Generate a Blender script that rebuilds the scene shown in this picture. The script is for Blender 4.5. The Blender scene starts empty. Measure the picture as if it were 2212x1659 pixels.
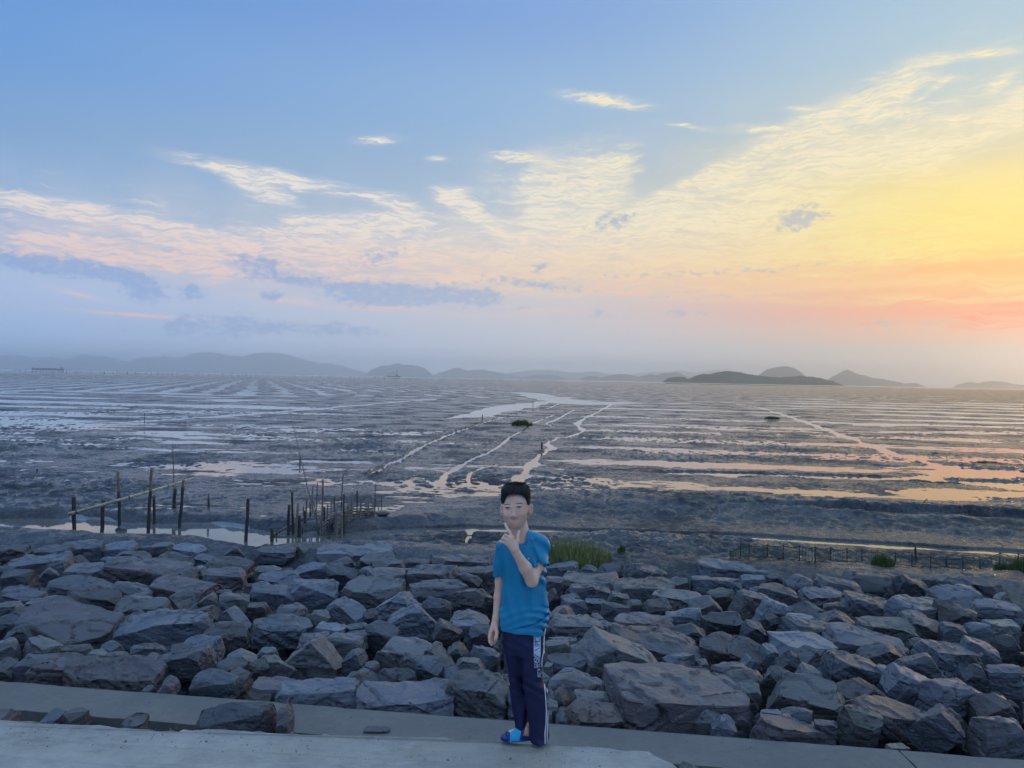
import bpy, bmesh, math, random
import numpy as np
from mathutils import Vector, Matrix
from mathutils.bvhtree import BVHTree

SC = bpy.context.scene
COL = SC.collection
R = math.radians
rnd = random.Random(7)

# ------------------------------------------------------------------ camera
EYE = 3.3                      # eye height above the mud flat (m)
FOC = 1661.0                   # focal length in units of the measuring grid (2212 wide)
PITCH, ROLL = R(0.373), R(1.10)
_f = np.array([0, math.cos(PITCH), -math.sin(PITCH)])
_u0 = np.array([0, math.sin(PITCH), math.cos(PITCH)])
_r0 = np.array([1.0, 0, 0])
CR = math.cos(ROLL) * _r0 + math.sin(ROLL) * _u0
CU = -math.sin(ROLL) * _r0 + math.cos(ROLL) * _u0
cam = bpy.data.cameras.new('camera')
cam.sensor_width = 36.0
cam.lens = 36.0 * FOC / 2212.0
cam.clip_start, cam.clip_end = 0.1, 120000
camo = bpy.data.objects.new('camera', cam)
COL.objects.link(camo)
camo.matrix_world = Matrix(((CR[0], CU[0], -_f[0], 0), (CR[1], CU[1], -_f[1], 0), (CR[2], CU[2], -_f[2], EYE), (0, 0, 0, 1)))
SC.camera = camo

def ray(px, py):
    "direction of a measured point (2212 x 1659 grid); y component normalised to 1"
    d = _f + (px - 1106.0) / FOC * CR + (829.5 - py) / FOC * CU
    return d / d[1]

def azel(px, py):
    d = ray(px, py)
    return math.degrees(math.atan2(d[0], d[1])), math.degrees(math.atan2(d[2], math.hypot(d[0], d[1])))

def on_y(px, py, y):
    d = ray(px, py)
    return np.array([d[0] * y, y, EYE + d[2] * y])

def on_z(px, py, z):
    d = ray(px, py)
    return d * ((z - EYE) / d[2]) + np.array([0, 0, EYE])

# ------------------------------------------------------------------ view
SC.view_settings.view_transform = 'Standard'
SC.view_settings.look = 'None'
SC.view_settings.exposure = 0.0
SC.view_settings.gamma = 1.0
SC.view_settings.use_curve_mapping = False
SC.render.engine = 'CYCLES'
SC.cycles.max_bounces = 7
SC.cycles.diffuse_bounces = 2
SC.cycles.glossy_bounces = 2
SC.cycles.transmission_bounces = 1
SC.cycles.volume_bounces = 5
SC.cycles.transparent_max_bounces = 6
SC.cycles.caustics_reflective = False
SC.cycles.caustics_refractive = False
SC.cycles.use_denoising = True
SC.cycles.adaptive_threshold = 0.02

def lin(c):
    "sRGB 0-255 -> linear"
    o = []
    for v in c:
        v = v / 255.0
        o.append(v / 12.92 if v <= 0.04045 else ((v + 0.055) / 1.055) ** 2.4)
    return tuple(o)

# ------------------------------------------------------------------ small node language
class G:
    def __init__(s, tree):
        s.t = tree
    def n(s, kind, **kw):
        nd = s.t.nodes.new(kind)
        for k, v in kw.items():
            setattr(nd, k, v)
        return nd
    def put(s, sock, v):
        if isinstance(v, bpy.types.NodeSocket):
            s.t.links.new(v, sock)
        else:
            if hasattr(sock.default_value, '__len__') and not hasattr(v, '__len__'):
                v = [v] * len(sock.default_value)
            if hasattr(sock.default_value, '__len__') and len(sock.default_value) == 4 and len(v) == 3:
                v = tuple(v) + (1,)
            sock.default_value = v
    def m(s, op, a, b=None, c=None, clamp=False):
        nd = s.n('ShaderNodeMath', operation=op, use_clamp=clamp)
        s.put(nd.inputs[0], a)
        if b is not None: s.put(nd.inputs[1], b)
        if c is not None: s.put(nd.inputs[2], c)
        return nd.outputs[0]
    def vm(s, op, a, b=None):
        nd = s.n('ShaderNodeVectorMath', operation=op)
        s.put(nd.inputs[0], a)
        if b is not None: s.put(nd.inputs[1], b)
        return nd.outputs['Value'] if op in ('LENGTH', 'DOT_PRODUCT', 'DISTANCE') else nd.outputs[0]
    def comb(s, x, y, z=0.0):
        nd = s.n('ShaderNodeCombineXYZ')
        s.put(nd.inputs[0], x); s.put(nd.inputs[1], y); s.put(nd.inputs[2], z)
        return nd.outputs[0]
    def sep(s, v):
        nd = s.n('ShaderNodeSeparateXYZ'); s.put(nd.inputs[0], v)
        return nd.outputs
    def mapr(s, v, a, b, c=0.0, d=1.0, smooth=False):
        nd = s.n('ShaderNodeMapRange', interpolation_type='SMOOTHSTEP' if smooth else 'LINEAR')
        s.put(nd.inputs['Value'], v)
        for k, x in zip(('From Min', 'From Max', 'To Min', 'To Max'), (a, b, c, d)): s.put(nd.inputs[k], x)
        return nd.outputs[0]
    def noise(s, vec, scale, detail=3.0, rough=0.5, dist=0.0, color=False, lac=2.0):
        nd = s.n('ShaderNodeTexNoise')
        s.put(nd.inputs['Vector'], vec)
        nd.inputs['Scale'].default_value = scale; nd.inputs['Detail'].default_value = detail
        nd.inputs['Roughness'].default_value = rough; nd.inputs['Distortion'].default_value = dist
        nd.inputs['Lacunarity'].default_value = lac
        return nd.outputs['Color' if color else 'Fac']
    def mix(s, f, a, b, mode='MIX'):
        nd = s.n('ShaderNodeMix', data_type='RGBA', blend_type=mode)
        s.put(nd.inputs[0], f); s.put(nd.inputs[6], a); s.put(nd.inputs[7], b)
        return nd.outputs[2]
    def ramp(s, f, stops, interp='LINEAR'):
        nd = s.n('ShaderNodeValToRGB')
        cr = nd.color_ramp; cr.interpolation = interp
        while len(cr.elements) > 1: cr.elements.remove(cr.elements[-1])
        for i, (p, c) in enumerate(stops):
            e = cr.elements[0] if i == 0 else cr.elements.new(p)
            e.position = p
            e.color = tuple(c) + (1,) if hasattr(c, '__len__') else (c, c, c, 1)
        s.put(nd.inputs[0], f)
        return nd.outputs[0]
    def mapping(s, vec, loc=(0, 0, 0), rot=(0, 0, 0), scale=(1, 1, 1), kind='POINT'):
        nd = s.n('ShaderNodeMapping', vector_type=kind)
        s.put(nd.inputs[0], vec)
        nd.inputs['Location'].default_value = loc
        nd.inputs['Rotation'].default_value = rot
        nd.inputs['Scale'].default_value = scale
        return nd.outputs[0]

# ------------------------------------------------------------------ sky (world)
SUN_AZ, SUN_EL = 43.0, 5.0
world = bpy.data.worlds.new('World')
SC.world = world
world.use_nodes = True
wt = world.node_tree
wt.nodes.clear()
g = G(wt)
tc = g.n('ShaderNodeTexCoord')
dx, dy, dz = g.sep(tc.outputs['Generated'])[:3]
az = g.m('MULTIPLY', g.m('ARCTAN2', dx, dy), 180 / math.pi)
el = g.m('MULTIPLY', g.m('ARCSINE', dz), 180 / math.pi)
P = g.comb(az, el, 0.0)
# distance in azimuth from the hidden sun
da = g.m('ABSOLUTE', g.m('SUBTRACT', az, SUN_AZ))
da = g.m('MINIMUM', da, g.m('SUBTRACT', 360.0, da))
e01 = g.m('DIVIDE', g.m('MAXIMUM', el, 0.0), 45.0, clamp=True)
def column(stops):
    return g.ramp(e01, [(e / 45.0, lin(c)) for e, c in stops], 'EASE')
c_sun = column([(0, (170, 172, 172)), (2.3, (190, 180, 172)), (3.4, (232, 168, 128)), (5, (252, 150, 84)), (7.5, (255, 180, 64)), (9.5, (255, 214, 84)), (12.5, (255, 226, 124)), (15.5, (226, 216, 178)), (18.5, (192, 206, 204)), (22, (176, 201, 214)), (26, (166, 196, 216)), (45, (170, 200, 236))])
c_mid = column([(0, (196, 210, 226)), (2.2, (204, 206, 214)), (5, (200, 196, 200)), (8, (208, 198, 190)), (11, (194, 197, 200)), (14, (166, 188, 208)), (19, (150, 182, 214)), (26, (128, 163, 215)), (45, (160, 194, 236))])
c_lft = column([(0, (158, 194, 240)), (2, (160, 192, 236)), (4.5, (170, 190, 222)), (8, (166, 180, 208)), (11, (140, 172, 208)), (15, (122, 162, 206)), (20, (104, 152, 212)), (26, (90, 140, 208)), (45, (150, 188, 234))])
c_bck = column([(0, (76, 94, 136)), (5, (90, 106, 150)), (14, (110, 132, 178)), (26, (138, 168, 214)), (45, (172, 204, 240))])
base = g.mix(g.mapr(da, 8, 43, smooth=True), c_sun, c_mid)
base = g.mix(g.mapr(da, 40, 78), base, c_lft)
base = g.mix(g.mapr(da, 85, 140, smooth=True), base, c_bck)

def blobs(lst, x=None):
    "soft ellipses measured on the photograph, as a sum of spherical gradients in azimuth/elevation"
    acc = None
    for b in lst:
        px, py, rx, ry, ang, amp = b
        a0, e0 = azel(px, py)
        k = math.degrees(1 / FOC) * (1.0 / (1 + ((px - 1106) / FOC) ** 2)) ** 0.9
        kk = math.degrees(1 / FOC) * math.sqrt(1.0 / (1 + ((px - 1106) / FOC) ** 2))
        mp = g.mapping(P, (a0, e0, 0), (0, 0, R(ang + 1.1)), (rx * k * 1.55, ry * kk * 1.7, 1), 'TEXTURE')
        gr = g.n('ShaderNodeTexGradient', gradient_type='SPHERICAL')
        g.put(gr.inputs[0], mp)
        acc = g.m('MULTIPLY', gr.outputs['Fac'], amp) if acc is None else g.m('MULTIPLY_ADD', gr.outputs['Fac'], amp, acc)
    return acc

# warped coordinates shared by the wisps
wn = g.noise(P, 0.11, 2, 0.5, color=True)
warp = g.vm('MULTIPLY', g.vm('SUBTRACT', wn, (0.5, 0.5, 0.5)), (3.2, 1.8, 0))
PW = g.vm('ADD', P, warp)
wn2 = g.noise(P, 0.55, 3, 0.55, color=True)
PW = g.vm('ADD', PW, g.vm('MULTIPLY', g.vm('SUBTRACT', wn2, (0.5, 0.5, 0.5)), (1.5, 0.9, 0)))
# wisps rising to the right
up_mask = blobs([
    (1700, 305, 290, 30, 23, 1.2), (1860, 258, 130, 30, 27, 1.2), (1925, 222, 45, 14, 42, 1.2), (1800, 352, 330, 26, 18, 0.9),
    (1960, 335, 260, 24, 15, 0.8), (2110, 285, 180, 32, 20, 1.2), (2185, 245, 70, 20, 40, 0.9), (1450, 437, 150, 24, 22, 1.3),
    (1440, 482, 140, 13, 22, 1.3), (1290, 410, 70, 60, 40, 1.0), (1215, 480, 80, 50, 45, 1.0), (1900, 430, 460, 100, 10, 0.62),
    (2020, 510, 520, 80, 4, 1.0), (1560, 545, 470, 60, 4, 1.1), (1230, 545, 300, 60, 8, 1.0), (1330, 380, 60, 30, 50, 1.0), (1180, 430, 50, 50, 60, 0.9), (2160, 180, 40, 10, 35, 0.8),
    (2020, 190, 36, 6, 30, 0.7), (1160, 370, 130, 40, 10, 0.5), (1550, 430, 520, 150, 12, 0.42), (1150, 430, 230, 110, 20, 0.5), (2080, 160, 170, 60, 25, 0.35)])
sU = g.mapping(PW, rot=(0, 0, R(-22)), scale=(0.085, 0.62, 1))
nU = g.noise(sU, 2.1, 7, 0.62, 0.5)
dU = g.mapr(g.m('MULTIPLY_ADD', g.m('MINIMUM', up_mask, 1.3), 0.32, nU), 0.58, 1.02, smooth=True)
fib = g.noise(g.mapping(PW, rot=(0, 0, R(-20)), scale=(0.35, 2.6, 1)), 1.6, 5, 0.65, 0.8)
fibk = g.mapr(fib, 0.34, 0.62, 0.35, 1.0)
dU = g.m('MULTIPLY', dU, fibk)
fib2 = g.noise(g.mapping(PW, rot=(0, 0, R(-34)), scale=(0.5, 3.2, 1)), 2.4, 5, 0.7, 1.0)
dU = g.m('MULTIPLY', dU, g.mapr(fib2, 0.35, 0.6, 0.45, 1.0))
dU = g.m('MULTIPLY', dU, g.mapr(up_mask, 0.05, 0.45))
dU = g.m('POWER', g.m('MULTIPLY', dU, 1.55, clamp=True), 1.25)
# wisps falling to the right (left half) and lone streaks
dn_mask = blobs([
    (585, 381, 185, 15, -7, 1.5), (560, 410, 75, 15, -18, 1.5), (200, 462, 215, 17, -6, 1.3), (340, 491, 65, 12, -8, 1.3),
    (812, 303, 50, 10, 6, 1.3), (1300, 216, 92, 12, -9, 1.6), (2105, 118, 130, 9, -5, 1.4), (1740, 235, 48, 5, -9, 1.2),
    (1650, 277, 75, 9, -5, 1.2), (1500, 275, 70, 6, -12, 0.9), (1110, 338, 55, 11, 4, 1.5), (1195, 356, 130, 10, -10, 1.1),
    (945, 343, 26, 6, 0, 1.2), (990, 425, 55, 20, -5, 1.4), (1030, 466, 90, 13, -28, 1.2), (850, 436, 60, 16, -12, 1.2),
    (850, 475, 70, 14, -5, 1.1), (170, 540, 270, 22, -5, 1.05), (430, 528, 110, 16, -6, 1.2), (705, 482, 75, 13, -5, 1.2),
    (640, 515, 170, 24, 12, 0.9), (330, 560, 260, 26, -14, 0.8), (820, 528, 300, 50, 6, 0.7), (1000, 572, 480, 40, 0, 0.6),
    (60, 550, 130, 12, -3, 0.8), (170, 636, 75, 7, -12, 0.8), (1010, 600, 240, 12, 2, 0.8), (640, 650, 120, 10, -2, 0.5), (620, 510, 620, 110, -3, 0.5), (200, 480, 320, 60, -6, 0.35)])
sD = g.mapping(PW, rot=(0, 0, R(9)), scale=(0.12, 0.85, 1))
nD = g.noise(sD, 2.3, 7, 0.64, 0.6)
dD = g.mapr(g.m('MULTIPLY_ADD', g.m('MINIMUM', dn_mask, 1.3), 0.36, nD), 0.60, 1.04, smooth=True)
fibd = g.noise(g.mapping(PW, rot=(0, 0, R(10)), scale=(0.35, 2.4, 1)), 1.7, 5, 0.65, 0.8)
dD = g.m('MULTIPLY', dD, g.mapr(fibd, 0.36, 0.62, 0.2, 1.0))
dD = g.m('MULTIPLY', dD, g.mapr(dn_mask, 0.05, 0.5))
dD = g.m('POWER', g.m('MULTIPLY', dD, 1.5, clamp=True), 1.25)
cirrus = g.m('MAXIMUM', dU, dD)
hi = g.mapr(el, 6.5, 12.5, smooth=True)
col_cold = g.mix(hi, lin((244, 206, 186)), lin((246, 234, 216)))
col_warm = g.mix(hi, lin((255, 214, 146)), lin((255, 238, 196)))
ccol = g.mix(g.mapr(da, 60, 24, smooth=True), col_cold, col_warm)
ccol = g.mix(g.m('MULTIPLY', g.mapr(da, 30, 12, smooth=True), g.mapr(el, 16, 11, smooth=True)), ccol, lin((255, 232, 120)))
soft = g.m('MULTIPLY', g.m('ADD', g.m('MINIMUM', up_mask, 0.8), g.m('MINIMUM', dn_mask, 0.6)), g.mapr(g.noise(PW, 0.35, 4, 0.55), 0.35, 0.65, 0.15, 0.75), clamp=True)
base = g.mix(g.m('MULTIPLY', soft, 0.45), base, ccol)
sky = g.mix(g.m('MULTIPLY', cirrus, 0.9), base, ccol)
# low streaks lit orange and red
lo_mask = blobs([
    (1460, 622, 190, 12, -2, 1.2), (1700, 606, 230, 18, 3, 1.2), (1930, 600, 220, 15, 2, 1.3), (2170, 612, 200, 16, -3, 1.3),
    (1640, 642, 240, 9, -2, 0.8), (2010, 646, 280, 12, 0, 1.0), (1300, 628, 110, 10, -6, 0.8), (2200, 640, 140, 10, 0, 1.0),
    (300, 681, 150, 4, -3, 1.0), (1060, 670, 200, 12, 0, 0.45), (820, 664, 120, 8, 0, 0.45)])
sL = g.mapping(PW, scale=(0.13, 1.3, 1))
nL = g.noise(sL, 1.2, 4, 0.6, 0.3)
dL = g.m('MULTIPLY', g.m('MULTIPLY', g.m('MINIMUM', lo_mask, 1.0), g.mapr(nL, 0.36, 0.6, smooth=True)), 1.2, clamp=True)
lcol = g.mix(g.mapr(da, 45, 10), lin((238, 196, 182)), lin((255, 196, 100)))
sky = g.mix(dL, sky, lcol)
red_mask = blobs([(2195, 700, 150, 11, -2, 1.6), (2050, 690, 160, 5, 2, 1.0), (2200, 675, 170, 6, 0, 1.1), (2230, 655, 120, 6, 0, 0.9)])
dR = g.m('MULTIPLY', g.m('MULTIPLY', red_mask, g.mapr(nL, 0.42, 0.62, smooth=True)), 1.5, clamp=True)
sky = g.mix(dR, sky, lin((255, 112, 62)))
# small blue-grey cumulus
dk_mask = blobs([
    (110, 572, 180, 20, -4, 1.5), (240, 592, 70, 11, -8, 1.2), (312, 626, 46, 22, -10, 1.6), (415, 632, 32, 15, 0, 1.4), (560, 568, 66, 16, -4, 1.2),
    (820, 555, 52, 14, 12, 0.9), (640, 605, 120, 10, -4, 1.3), (590, 640, 26, 10, 0, 1.3), (800, 635, 90, 22, 0, 1.6), (870, 640, 60, 20, 0, 1.3),
    (975, 638, 90, 20, 0, 1.4), (1050, 644, 32, 14, 0, 1.2), (370, 706, 28, 20, 0, 1.0), (418, 702, 32, 26, 0, 1.0), (510, 704, 54, 24, 0, 1.2),
    (600, 707, 48, 14, 0, 1.0), (700, 709, 56, 15, 0, 1.0), (790, 714, 70, 12, 0, 0.8), (265, 706, 28, 24, 0, 0.6), (1325, 476, 55, 18, 8, 1.0),
    (1728, 472, 54, 22, 8, 1.4), (1166, 577, 22, 14, 0, 0.8), (1150, 614, 130, 9, -7, 1.0), (1290, 676, 24, 10, 0, 1.0), (1470, 676, 32, 8, 0, 1.0),
    (1130, 666, 16, 6, 0, 0.8), (1520, 679, 16, 6, 0, 0.7), (1720, 690, 60, 6, 0, 0.5), (1910, 697, 34, 9, 0, 0.9), (2020, 697, 34, 10, 0, 0.9),
    (1560, 588, 330, 8, 1, 0.6), (1560, 640, 200, 7, 0, 0.4)])
nK = g.noise(g.mapping(P, scale=(0.8, 1.3, 1)), 1.9, 6, 0.62)
dK = g.m('MULTIPLY', g.mapr(g.m('ADD', g.m('MINIMUM', dk_mask, 1.0), g.m('MULTIPLY', g.m('SUBTRACT', nK, 0.5), 3.0)), 0.25, 1.1, smooth=True), g.mapr(dk_mask, 0.02, 0.2))
kcol = g.mix(g.mapr(da, 62, 20), lin((132, 158, 204)), lin((176, 182, 190)))
sky = g.mix(g.m('MULTIPLY', dK, 0.78), sky, kcol)
# thin general veil elsewhere, so that the sky outside the frame goes on in the same way
veil = g.mapr(g.noise(g.mapping(PW, scale=(0.05, 0.16, 1)), 1.0, 4, 0.6), 0.5, 0.8, 0, 0.35, smooth=True)
veil = g.m('MULTIPLY', veil, g.mapr(g.m('ABSOLUTE', az), 38, 60))
sky = g.mix(veil, sky, ccol)
boost = g.ramp(g.m('DIVIDE', g.m('MAXIMUM', el, 0.0), 15.0, clamp=True), [(p_ / 15.0, (v_ / 7.0,) * 3) for p_, v_ in ((0, 3.0), (0.9, 2.9), (1.4, 2.3), (2, 1.75), (3, 1.42), (5, 1.3), (8, 1.16), (12, 1.08), (15, 1.04))])
boost = g.m('MULTIPLY', g.m('MULTIPLY', boost, 7.0), g.mapr(el, -3.0, -0.2, 0.12, 1.0))
sky = g.vm('SCALE', sky)
sky.node.inputs['Scale'].default_value = 1.0
wt.links.new(boost, sky.node.inputs['Scale'])
nish = g.n('ShaderNodeTexSky', sky_type='NISHITA')
nish.sun_disc = False
nish.sun_elevation = R(SUN_EL)
nish.sun_rotation = R(SUN_AZ)
nish.altitude = 10; nish.air_density = 1.0; nish.dust_density = 1.5; nish.ozone_density = 2.0
bg1 = g.n('ShaderNodeBackground'); g.put(bg1.inputs[0], sky); bg1.inputs[1].default_value = 1.08
bg2 = g.n('ShaderNodeBackground'); g.put(bg2.inputs[0], nish.outputs[0]); bg2.inputs[1].default_value = 0.05
ms = g.n('ShaderNodeMixShader'); ms.inputs[0].default_value = 0.06
wt.links.new(bg1.outputs[0], ms.inputs[1]); wt.links.new(bg2.outputs[0], ms.inputs[2])
wo = g.n('ShaderNodeOutputWorld')
wt.links.new(ms.outputs[0], wo.inputs['Surface'])
world.cycles.sampling_method = 'MANUAL'
world.cycles.sample_map_resolution = 512

# ------------------------------------------------------------------ the low veiled sun
sl = bpy.data.lights.new('sun', 'SUN')
sl.energy = 0.28
sl.angle = R(4)
sl.color = (1.0, 0.62, 0.36)
so = bpy.data.objects.new('sun', sl)
COL.objects.link(so)
sd = Vector((math.sin(R(SUN_AZ)) * math.cos(R(SUN_EL)), math.cos(R(SUN_AZ)) * math.cos(R(SUN_EL)), math.sin(R(SUN_EL))))
so.rotation_euler = sd.to_track_quat('Z', 'Y').to_euler()

# ------------------------------------------------------------------ helpers: objects
def tag(o, label=None, cat=None, group=None, kind=None):
    if label: o['label'] = label
    if cat: o['category'] = cat
    if group: o['group'] = group
    if kind: o['kind'] = kind
    return o

def np_mesh(name, V, F, mat=None, smooth=False):
    "V (n,3), F (m,3|4) -> mesh datablock, fast"
    me = bpy.data.meshes.new(name)
    V = np.asarray(V, dtype=np.float32); F = np.asarray(F, dtype=np.int32)
    me.vertices.add(len(V)); me.vertices.foreach_set('co', V.ravel())
    k = F.shape[1]
    me.loops.add(F.size); me.loops.foreach_set('vertex_index', F.ravel())
    me.polygons.add(len(F))
    me.polygons.foreach_set('loop_start', np.arange(len(F), dtype=np.int32) * k)
    me.polygons.foreach_set('loop_total', np.full(len(F), k, dtype=np.int32))
    me.polygons.foreach_set('use_smooth', np.full(len(F), smooth, dtype=bool))
    me.update(calc_edges=True)
    if mat: me.materials.append(mat)
    return me

def link(name, me, parent=None, loc=None):
    o = bpy.data.objects.new(name, me)
    COL.objects.link(o)
    if parent is not None: o.parent = parent
    if loc is not None: o.location = loc
    return o

def empty(name, loc=(0, 0, 0)):
    o = bpy.data.objects.new(name, None)
    o.empty_display_size = 0.1
    COL.objects.link(o); o.location = loc
    return o

def tube(pts, rad, n=8, caps=True):
    "numpy tube through points with radii -> V,F(quads)"
    pts = np.asarray(pts, float); m = len(pts)
    rad = np.broadcast_to(np.asarray(rad, float), (m,))
    T = np.gradient(pts, axis=0); T /= np.linalg.norm(T, axis=1)[:, None] + 1e-9
    ref = np.array([0.31, 0.9, 0.2]) if abs(T[0] @ np.array([0.31, 0.9, 0.2])) < 0.9 else np.array([1, 0, 0.1])
    A = np.cross(T, ref); A /= np.linalg.norm(A, axis=1)[:, None]
    B = np.cross(T, A)
    th = np.arange(n) / n * 2 * np.pi
    V = (pts[:, None] + rad[:, None, None] * (np.cos(th)[None, :, None] * A[:, None] + np.sin(th)[None, :, None] * B[:, None])).reshape(-1, 3)
    F = []
    for i in range(m - 1):
        for j in range(n):
            a, b = i * n + j, i * n + (j + 1) % n
            F.append((a, b, b + n, a + n))
    if caps:
        V = np.vstack([V, pts[0], pts[-1]]); c0, c1 = m * n, m * n + 1
        for j in range(n):
            F.append((c0, (j + 1) % n, j, j)); F.append((c1, (m - 1) * n + j, (m - 1) * n + (j + 1) % n, (m - 1) * n + (j + 1) % n))
    return V, np.array(F)

def fix_tris(V, F, name, mat=None, smooth=False):
    "quads with a repeated last index become triangles"
    me = bpy.data.meshes.new(name)
    faces = [tuple(f[:3]) if f[2] == f[3] else tuple(f) for f in np.asarray(F).tolist()]
    me.from_pydata([tuple(v) for v in np.asarray(V).tolist()], [], faces)
    me.polygons.foreach_set('use_smooth', [smooth] * len(faces))
    if mat: me.materials.append(mat)
    me.update()
    return me

def join_vf(lst):
    Vs, Fs, o = [], [], 0
    for V, F in lst:
        Vs.append(np.asarray(V)); Fs.append(np.asarray(F) + o); o += len(V)
    return np.vstack(Vs), np.vstack(Fs)

def box_vf(x0, x1, y0, y1, z0, z1):
    V = [(x0, y0, z0), (x1, y0, z0), (x1, y1, z0), (x0, y1, z0), (x0, y0, z1), (x1, y0, z1), (x1, y1, z1), (x0, y1, z1)]
    F = [(0, 3, 2, 1), (4, 5, 6, 7), (0, 1, 5, 4), (1, 2, 6, 5), (2, 3, 7, 6), (3, 0, 4, 7)]
    return np.array(V, float), np.array(F)

# ------------------------------------------------------------------ helpers: numpy noise
def _h(ix, iy, iz, seed):
    h = (ix.astype(np.uint32) * np.uint32(374761393) + iy.astype(np.uint32) * np.uint32(668265263) + iz.astype(np.uint32) * np.uint32(2147483647) + np.uint32(seed * 974711 & 0xffffffff))
    h = (h ^ (h >> np.uint32(13))) * np.uint32(1274126177)
    h = h ^ (h >> np.uint32(16))
    return (h & np.uint32(0xffffff)).astype(np.float32) / np.float32(0xffffff) * 2 - 1

def vn2(x, y, seed=0):
    xf, yf = np.floor(x), np.floor(y)
    fx, fy = (x - xf).astype(np.float32), (y - yf).astype(np.float32)
    ix, iy = xf.astype(np.int64), yf.astype(np.int64); z = np.zeros_like(ix)
    fx = fx * fx * fx * (fx * (fx * 6 - 15) + 10); fy = fy * fy * fy * (fy * (fy * 6 - 15) + 10)
    a = _h(ix, iy, z, seed); b = _h(ix + 1, iy, z, seed); c = _h(ix, iy + 1, z, seed); d = _h(ix + 1, iy + 1, z, seed)
    return (a + (b - a) * fx) * (1 - fy) + (c + (d - c) * fx) * fy

def fbm2(x, y, octv=4, seed=0, gain=0.5):
    s, a, t = 0.0, 1.0, 0.0
    for i in range(octv):
        c, sn = math.cos(i * 1.1), math.sin(i * 1.1)
        s = s + a * vn2(c * x - sn * y + 17.3 * i, sn * x + c * y - 9.1 * i, seed + i); t += a
        x, y, a = x * 2.03, y * 2.03, a * gain
    return s / t

def vn3(p, seed=0):
    f = np.floor(p); t = (p - f).astype(np.float32); i = f.astype(np.int64)
    t = t * t * (3 - 2 * t)
    r = 0
    for ox in (0, 1):
        wx = t[..., 0] if ox else 1 - t[..., 0]
        for oy in (0, 1):
            wy = t[..., 1] if oy else 1 - t[..., 1]
            for oz in (0, 1):
                wz = t[..., 2] if oz else 1 - t[..., 2]
                r = r + wx * wy * wz * _h(i[..., 0] + ox, i[..., 1] + oy, i[..., 2] + oz, seed)
    return r

def fbm3(p, octv=4, seed=0, gain=0.5):
    s, a, t = 0.0, 1.0, 0.0
    for i in range(octv):
        s = s + a * vn3(p * (2.03 ** i) + i * 7.7, seed + i); t += a; a *= gain
    return s / t

def sstep(x, a, b):
    t = np.clip((x - a) / (b - a), 0, 1)
    return t * t * (3 - 2 * t)

# ------------------------------------------------------------------ materials
def mat_new(name):
    m = bpy.data.materials.new(name); m.use_nodes = True
    t = m.node_tree
    b = t.nodes['Principled BSDF']
    return m, G(t), b

def simple(name, col, rough=0.6, spec=0.5, noise=0.0, scale=30, bump=0.0, bscale=60, col2=None, sheen=0.0):
    m, q, b = mat_new(name)
    c = q.n('ShaderNodeTexCoord').outputs['Object']
    if noise or col2:
        n = q.noise(c, scale, 4, 0.6)
        c2 = col2 if col2 else tuple(v * (1 - noise) for v in col)
        q.put(b.inputs['Base Color'], q.mix(q.mapr(n, 0.35, 0.65), col, c2))
    else:
        q.put(b.inputs['Base Color'], col)
    b.inputs['Roughness'].default_value = rough
    b.inputs['Specular IOR Level'].default_value = spec
    if sheen: b.inputs['Sheen Weight'].default_value = sheen
    if bump:
        bn = q.n('ShaderNodeBump'); bn.inputs['Strength'].default_value = 1.0; bn.inputs['Distance'].default_value = bump
        q.put(bn.inputs['Height'], q.noise(c, bscale, 5, 0.65))
        q.put(b.inputs['Normal'], bn.outputs[0])
    return m

def grid_faces(nr, nc):
    i = np.arange(nr - 1)[:, None] * nc + np.arange(nc - 1)[None, :]
    return np.stack([i, i + 1, i + nc + 1, i + nc], -1).reshape(-1, 4)
# ================================================================== the ground: mud flat, creek, banks
TD = 0.13                                     # direction of the dike: q = y + TD*x is distance across it
ZL = -0.16                                    # level of the water in the creek at the foot of the bank
chan_px = [(-500, 1120), (-150, 1124), (60, 1134), (190, 1142), (300, 1148), (420, 1149), (520, 1162), (620, 1171), (720, 1168), (800, 1156), (900, 1147), (1000, 1143), (1150, 1147), (1300, 1153), (1500, 1160), (1700, 1168), (1900, 1180), (2212, 1199), (2600, 1222), (3100, 1255)]
chan = np.array([on_z(x, y, ZL) for x, y in chan_px])
qc_x = chan[:, 0]; qc_q = chan[:, 1] + TD * chan[:, 0]

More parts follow.
